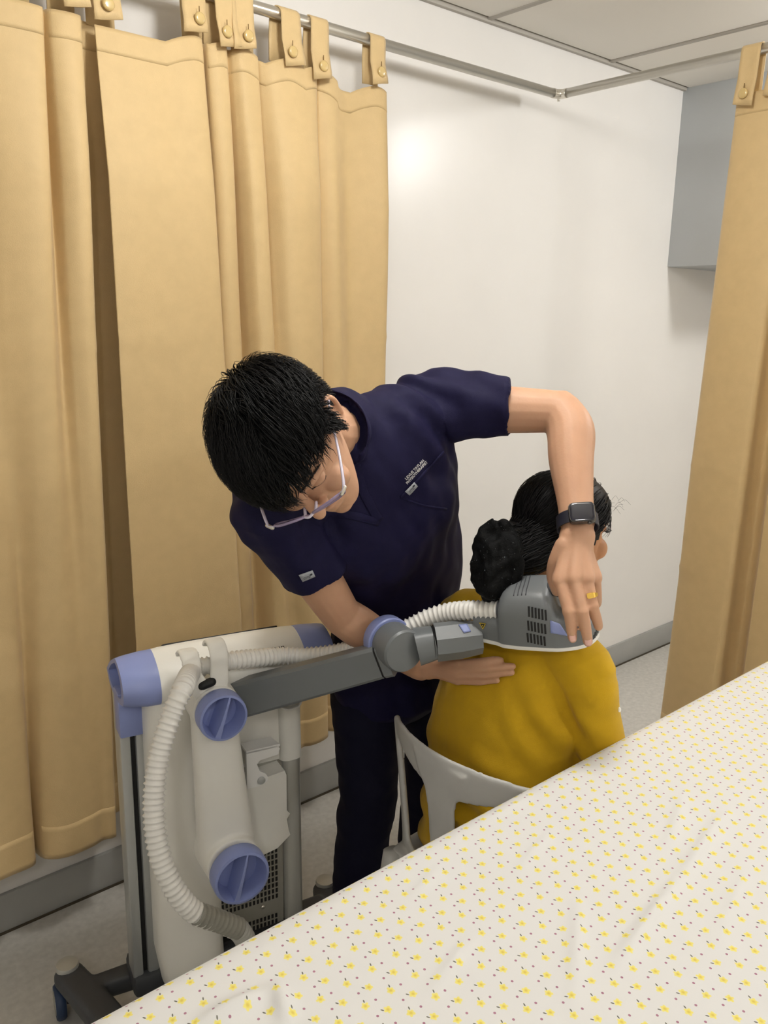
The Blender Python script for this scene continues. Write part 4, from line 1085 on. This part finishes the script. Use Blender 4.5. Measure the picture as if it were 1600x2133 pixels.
def keepT(p):
    a = abs(math.degrees(math.atan2(p.x, p.y))); return p.z > interp(a, HAIRL if p.x > 0 else HAIRLL)
whorl = V((.02, -.085, .062))
def flowT(pl, pw):
    d = (pl-whorl); 
    d = d.normalized()
    if pl.y > .0: d = d*.7+V((.25*math.copysign(1, pl.x+.02), .55, -.35))*.8
    if pl.z < .05: d = d*.4+V((0, .15, -1))*.8
    return MH.to_3x3() @ d
def lenT(p):
    if p.z < -.01: return .014
    if p.x < -.045 and p.z < .062 and p.y < .045: return .009
    if abs(p.x) > .05 and p.z < .055: return .018
    if p.y > .03 and p.z > .03: return .050 if p.x > -.02 else .036
    return .024+.032*max(0, min(1, p.z/.07))
roots = scalp(SKb, MH, keepT, 19000)
mbh = hair_cap(SKb, MH, keepT, 1.0, .009, M_hair, therapist)
mbs = strands('hair', SKb, MH, roots, flowT, M_hair, therapist, lenT, .0011, .022, seed=5, jit=.10, seg=5)
mbh.add(mbs.v, mbs.f)
hair1 = obj('hair', mbh, M_hair, therapist)
# brows
for s in (-1, 1):
    mb = MB()
    for k in range(16):
        t = k/15; c = V((s*(.014+.036*t), .0945-.022*t*t, .031+.004*math.sin(t*3)))
        h = Hb.find_nearest(MH @ c); p = h[0]; n = h[1]
        d = (MH.to_3x3() @ V((s*.8, -.2, .25))).normalized()
        tube(mb, [tuple(p-d*.004), tuple(p+n*.0016), tuple(p+d*.006+n*.0008)], [.0010, .0016, .0006], n=5, m=2)
    obj('eyebrow', mb, M_brow, therapist)
    mb = MB(); pts = []
    for k in range(9):
        t = k/8; c = V((s*(.017+.029*t), .091-.012*t*t, .006-.004*math.sin(math.pi*t)))
        h = Hb.find_nearest(MH @ c); pts.append(tuple(h[0]+h[1]*.0006))
    tube(mb, pts, .0011, n=6, m=2); obj('eyelash', mb, M_brow, therapist)
# finger nails
vu = -vd
for f_, w in ((Lf[0], .0115), (Lf[1], .0118)):
    d = (f_[2]-f_[1]).normalized(); n = -ray(1200, 1330).normalized()
    nn = (n-d*n.dot(d)).normalized()
    h = Hb.ray_cast(f_[2]-d*.006+nn*.03, -nn)
    if h[0]: nail(h[0]+nn*.0006, d, (h[1]+nn).normalized(), w, .014, therapist)
# scrub top
def foldT(c, n):
    a = .006*noise.noise(c*9+V((1, 2, 3)))+.007*noise.noise(V((c.x*24+c.z*12, c.y*18, c.z*7-c.x*8)))
    # pull folds running from the raised shoulder down across the chest
    t = (c-SL); w = math.exp(-(t.length/.22)**2)
    a += .0065*w*math.sin(120*(t.dot(V((.62, .1, .75)))+.03*noise.noise(c*8)))*(.5+noise.noise(c*7+V((3, 1, 5))))
    t = (c-SR); w = math.exp(-(t.length/.2)**2)
    a += .005*w*math.sin(110*(t.dot(V((.7, .1, .5)))+.03*noise.noise(c*8)))*(.5+noise.noise(c*7))
    return a
mb = MB()
tube(mb, [tuple(p) for p in [sp[0]+V((.0, -.01, -.10))]+sp], [(.180, .125), (.172, .125), (.168, .122), (.185, .13), (.196, .132), (.190, .095), (.082, .072)], n=30, m=5, ups=[tuple(lat[0])]+[tuple(l) for l in lat], caps='round')
uv_ = (EL-SL).normalized(); sEnd = U(1062, 848, 1.605)
tube(mb, [tuple(sp[4]*.55+SL*.45+V((0, 0, .0))), tuple(SL-uv_*.01), tuple(SL*.6+sEnd*.4), tuple(sEnd)], [(.068, .072), (.073, .070), (.064, .062), (.0575, .058)], n=24, m=5, up=tuple(UP), hollow=.045)
uw = (ER-SR).normalized(); rEnd = SR+uw*.165
tube(mb, [tuple(sp[4]*.5+SR*.5), tuple(SR-uw*.012), tuple(SR*.6+rEnd*.4), tuple(rEnd)], [(.066, .07), (.072, .072), (.068, .066), (.064, .061)], n=24, m=5, up=tuple(RT), hollow=.045)
ellip(mb, U(820, 905, 1.62), (.11, .08, .10))
tube(mb, [tuple(sp[4]), tuple(sp[5]), tuple(sp[5]*.62+nb*.38)], [(.10, .09), (.088, .082), (.080, .078)], n=24, m=4, up=tuple(lat[5]), hollow=.03)
top_o = vox('scrub_top', mb, .0036, M_navy, therapist, it=9, disp=foldT)
Tb = BVHTree.FromPolygons([tuple(v.co) for v in top_o.data.vertices], [tuple(p.vertices) for p in top_o.data.polygons])
# V-neck band, chest pocket, sleeve hems: raised seams lying on the top
def seam(name, pts, w, m, parent, bv=Tb, th=.0016, off=.001):
    P = []; N_ = []
    for x, y in cr(pts, 6):
        h = on(bv, x, y, off)
        if h: P.append(tuple(h[0])); N_.append(tuple(h[1]))
    if len(P) < 3: return
    mb = MB(); tube(mb, P, [(th, w)]*len(P), n=8, m=1, ups=N_, power=3); return obj(name, mb, m, parent)
seam('neck_band', [(716, 838), (728, 900), (739, 960), (752, 1012), (770, 1050), (790, 1085)], .009, M_navy, top_o)
seam('neck_band', [(640, 1075), (690, 1068), (740, 1075), (790, 1088)], .008, M_navy, top_o)
seam('pocket_seam', [(834, 1036), (868, 1003), (897, 970), (924, 942)], .0035, M_navy, top_o)
seam('pocket_seam', [(834, 1036), (880, 1052), (930, 1060)], .002, M_navy, top_o, th=.001)
# embroidered lettering, woven tags
def lettering(txt, x, y, dx, dy, size_px, bv, m, parent, name, off=.0026, bold=.012, up=None, stretch=1.0):
    cu = bpy.data.curves.new('t', 'FONT'); cu.body = txt; cu.size = 1; cu.offset = bold; cu.resolution_u = 3
    o = bpy.data.objects.new('t', cu); col.objects.link(o)
    dg = bpy.context.evaluated_depsgraph_get(); dg.update()
    me = bpy.data.meshes.new_from_object(o.evaluated_get(dg)); bpy.data.objects.remove(o); bpy.data.curves.remove(cu)
    L_ = math.hypot(dx, dy); ex, ey = dx/L_, dy/L_
    ux, uy = up if up else (ey, -ex)
    wmax = max(v.co.x for v in me.vertices); k = L_/wmax
    for v in me.vertices:
        px = x+ex*v.co.x*k+ux*v.co.y*size_px; py = y+ey*v.co.x*k+uy*v.co.y*size_px
        h = on(bv, px, py, off); v.co = h[0] if h else U(px, py, 1.6)
    me.name = name
    return link(name, me, m, parent, sm=False)
lettering('LEXUS TAYLAN', 845, 999, 37, -39, 7.6, Tb, M_thread, top_o, 'embroidered_lettering', bold=.03)
lettering('PHYSIOTHERAPIST', 847, 1008, 42, -45, 7.6, Tb, M_thread, top_o, 'embroidered_lettering', bold=.03)
tg = decal([(841, 1023), (861, 1003), (869, 1011), (850, 1031)], Tb, M_tagm, 'woven_tag', top_o, off=.0034, div=3)
if tg:
    lettering('OTTO', 850, 1026, 11, -11, 6.5, Tb, M_ink, tg, 'tag_lettering', off=.0046)
    seam('tag_mark', [(857, 1011), (859, 1010), (861, 1008.5)], .0018, M_ink, tg, th=.0006, off=.0046)
tg = decal([(622, 1195), (649, 1186), (655, 1199), (630, 1209)], Tb, M_tagm, 'woven_tag', top_o, off=.0034, div=3)
if tg:
    lettering('OTTO', 632, 1204, 13, -4.5, 6, Tb, M_ink, tg, 'tag_lettering', off=.0046)
    seam('tag_mark', [(644, 1195), (646, 1194), (648, 1193)], .002, M_ink, tg, th=.0006, off=.0046)
# trousers and shoes
def foldP(c, n):
    return .005*noise.noise(V((c.x*9, c.y*9, c.z*14)))+.003*noise.noise(V((c.x*20, c.y*20, c.z*30+4)))
mb = MB()
tube(mb, [tuple(sp[0]+V((0, 0, .10))), tuple(sp[0]), tuple(sp[0]+V((0, 0, -.10)))], [(.155, .11), (.17, .118), (.165, .118)], n=28, m=4, up=tuple(lat[0]), caps='round')
for h_, k_, f_ in ((hipR, kR, fR), (hipL, kL2, fL)):
    tube(mb, [tuple(h_), tuple((h_+k_)/2), tuple(k_), tuple((k_+f_)/2), tuple(f_+V((0, 0, -.02)))], [.093, .085, .072, .068, .064], n=22, m=5, hollow=.04)
vox('scrub_trousers', mb, .0055, M_navyd, therapist, it=6, disp=foldP)
for f_ in (fR, fL):
    mb = MB(); tube(mb, [tuple(f_+V((0, .055, -.035))), tuple(f_+V((0, 0, -.03))), tuple(f_+V((0, -.09, -.04))), tuple(f_+V((0, -.17, -.048)))], [(.034, .036), (.04, .04), (.032, .046), (.024, .038)], n=18, m=5, up=(0, 0, 1), caps='round', power=2.6)
    vox('shoe', mb, .005, M_shoe, therapist, it=3, dec=.5)
# glasses
gl = thing('eyeglasses', MH @ V((0, .10, .0)), 'clear lilac acrylic eyeglasses on the bending man\'s face', 'eyeglasses')
G = lambda x, y, z: MH @ V((x*.95, y+.32*(z-.004), .002+(z-.002)*.75))
for s in (-1, 1):
    cx = s*.036; pts = []
    for k in range(24):
        t = 2*math.pi*k/24; cs, sn = math.cos(t), math.sin(t)
        pts.append(tuple(G(cx+.0275*math.copysign(abs(cs)**.8, cs), .121-.010*((cx+.027*cs)/.065)**2, -.002+.0195*math.copysign(abs(sn)**.8, sn))))
    mb = MB(); tube(mb, pts+[pts[0]], (.0022, .0030), n=8, m=2, up=tuple(MH.to_3x3() @ V((0, 1, 0)))); rim = obj('rim', mb, M_frame2, gl)
    mb = MB(); mb.add([V(p) for p in pts], [tuple(range(24))])
    if 'lens_glass' not in bpy.data.materials:
        mm = mat('lens_glass', (240, 240, 250), .03); mm.node_tree.nodes['Principled BSDF'].inputs['Transmission Weight'].default_value = 1; mm.node_tree.nodes['Principled BSDF'].inputs['IOR'].default_value = 1.05
    le = obj('lens', mb, bpy.data.materials['lens_glass'], gl); hang(le, .0012)
    mb = MB(); tube(mb, [tuple(G(s*.064, .113, .010)), tuple(G(s*.073, .105, .011)), tuple(G(s*.079, .06, .010)), tuple(G(s*.081, .02, .009)), tuple(G(s*.082, -.01, .010)), tuple(G(s*.080, -.035, -.010))], [(.0030, .0018), (.0034, .002), (.003, .0018), (.003, .0018), (.003, .0018), (.0026, .0016)], n=8, m=5, up=tuple(Zh), caps='round'); obj('temple', mb, M_lens, gl)
    mb = MB(); tube(mb, [tuple(G(s*.066, .114, .010)), tuple(G(s*.074, .107, .011))], .0032, n=8, m=1, caps='round'); obj('hinge', mb, M_chrome, gl)
    mb = MB(); tube(mb, [tuple(G(s*.010, .118, -.004)), tuple(G(s*.011, .108, -.010))], .0025, n=8, m=1, caps='round'); obj('nose_pad', mb, M_lens, gl)
mb = MB(); tube(mb, [tuple(G(-.010, .120, .004)), tuple(G(0, .124, .006)), tuple(G(.010, .120, .004))], .0024, n=8, m=4, caps='round'); obj('bridge', mb, M_lens, gl)
# wristwatch
wc = EL+fa*1.0; wa = fa.normalized()
watch = thing('wristwatch', wc, 'black square smartwatch on the man\'s raised left wrist', 'watch')
wn = (-ray(1205, 1078)).normalized(); wn = (wn-wa*wn.dot(wa)).normalized(); ws = wa.cross(wn)
tilt = R(-8); ws2 = (ws*math.cos(tilt)+wn*math.sin(tilt)); wn2 = ws2.cross(wa).normalized()
if wn2.dot(ray(1205, 1078)) > 0: wn2 = -wn2
mb = MB(); vs = []; n_ = 44
for j in range(n_):
    t = 2*math.pi*j/n_
    for (dr, dz) in ((.0, -.0115), (.0022, -.0118), (.0022, .0118), (0, .0115)):
        rr = .0345+dr; vs.append(wc+ws2*(rr*math.cos(t))+wn2*(rr*.98*math.sin(t))+wa*dz)
fs = [(j*4+i, j*4+(i+1) % 4, ((j+1) % n_)*4+(i+1) % 4, ((j+1) % n_)*4+i) for j in range(n_) for i in range(4)]
obj('strap', MB().add(vs, fs), M_strap, watch, ang=40)
def rrect(w, h, r_, n=6):
    o = []
    for cx, cy, a0 in ((w-r_, h-r_, 0), (-w+r_, h-r_, 90), (-w+r_, -h+r_, 180), (w-r_, -h+r_, 270)):
        for k in range(n+1): a = R(a0+90*k/n); o.append((cx+r_*math.cos(a), cy+r_*math.sin(a)))
    return o
dirx = ws2 if ws2.dot(RT) > 0 else -ws2
fc = wc+wn2*.0345+dirx*.014; fx = (dirx-wn2*.22).normalized(); fz = (wn2+dirx*.22).normalized(); fy = fz.cross(fx)
Mw = basis(fx, fy, fz, fc)
mb = MB(); rings = [[Mw @ V((x*k, y*k, z)) for x, y in rrect(.0225, .0192, .008)] for z, k in ((-.004, .9), (-.001, 1), (.005, 1), (.0085, .95))]; loft(mb, rings); obj('case', mb, M_steel, watch, ang=40)
mb = MB(); rings = [[Mw @ V((x*k, y*k, z)) for x, y in rrect(.0208, .0176, .0072)] for z, k in ((.0075, 1), (.0092, .99), (.0100, .95), (.0102, .8))]; loft(mb, rings); obj('screen', mb, M_glass, watch, ang=60)
mb = MB(); lathe(mb, [(.001, 0), (.0035, 0), (.0035, .003), (.001, .0032)], basis(fx, fz, -fy if fy.z > 0 else fy, fc+fx*.011+(-fy if fy.z > 0 else fy)*.0185+fz*.004), n=16); obj('crown', mb, M_steel, watch)
# ring
rp0, rp1 = Lm[2], Lf[2][0]; ra = (rp1-rp0).normalized(); rc_ = rp0*.38+rp1*.62
ringo = thing('finger_ring', rc_, 'gold signet ring on the hand pressing the applicator', 'ring')
mb = MB(); rn = (-ray(1235, 1245)).normalized(); rn = (rn-ra*rn.dot(ra)).normalized(); rs = ra.cross(rn); vs = []
for j in range(32):
    t = 2*math.pi*j/32; wz = .0026+.0022*max(0, math.sin(t))**2
    for dr, dz in ((0, -wz), (.0022, -wz), (.0022, wz), (0, wz)): rr = .0108+dr; vs.append(rc_+rs*(rr*math.cos(t))+rn*(rr*math.sin(t))+ra*dz)
obj('band', MB().add(vs, [(j*4+i, j*4+(i+1) % 4, ((j+1) % 32)*4+(i+1) % 4, ((j+1) % 32)*4+i) for j in range(32) for i in range(4)]), M_gold, ringo, ang=30)
mb = MB(); prism(mb, rrect(.0055, .0042, .0015, 3), -.001, .0016, basis(rs, rn.cross(rs), rn, rc_+rn*.0128)); obj('signet', mb, M_gold, ringo, sm=False)

for o in list(scene.objects):
    if o.get('_off') is not None: del o['_off']
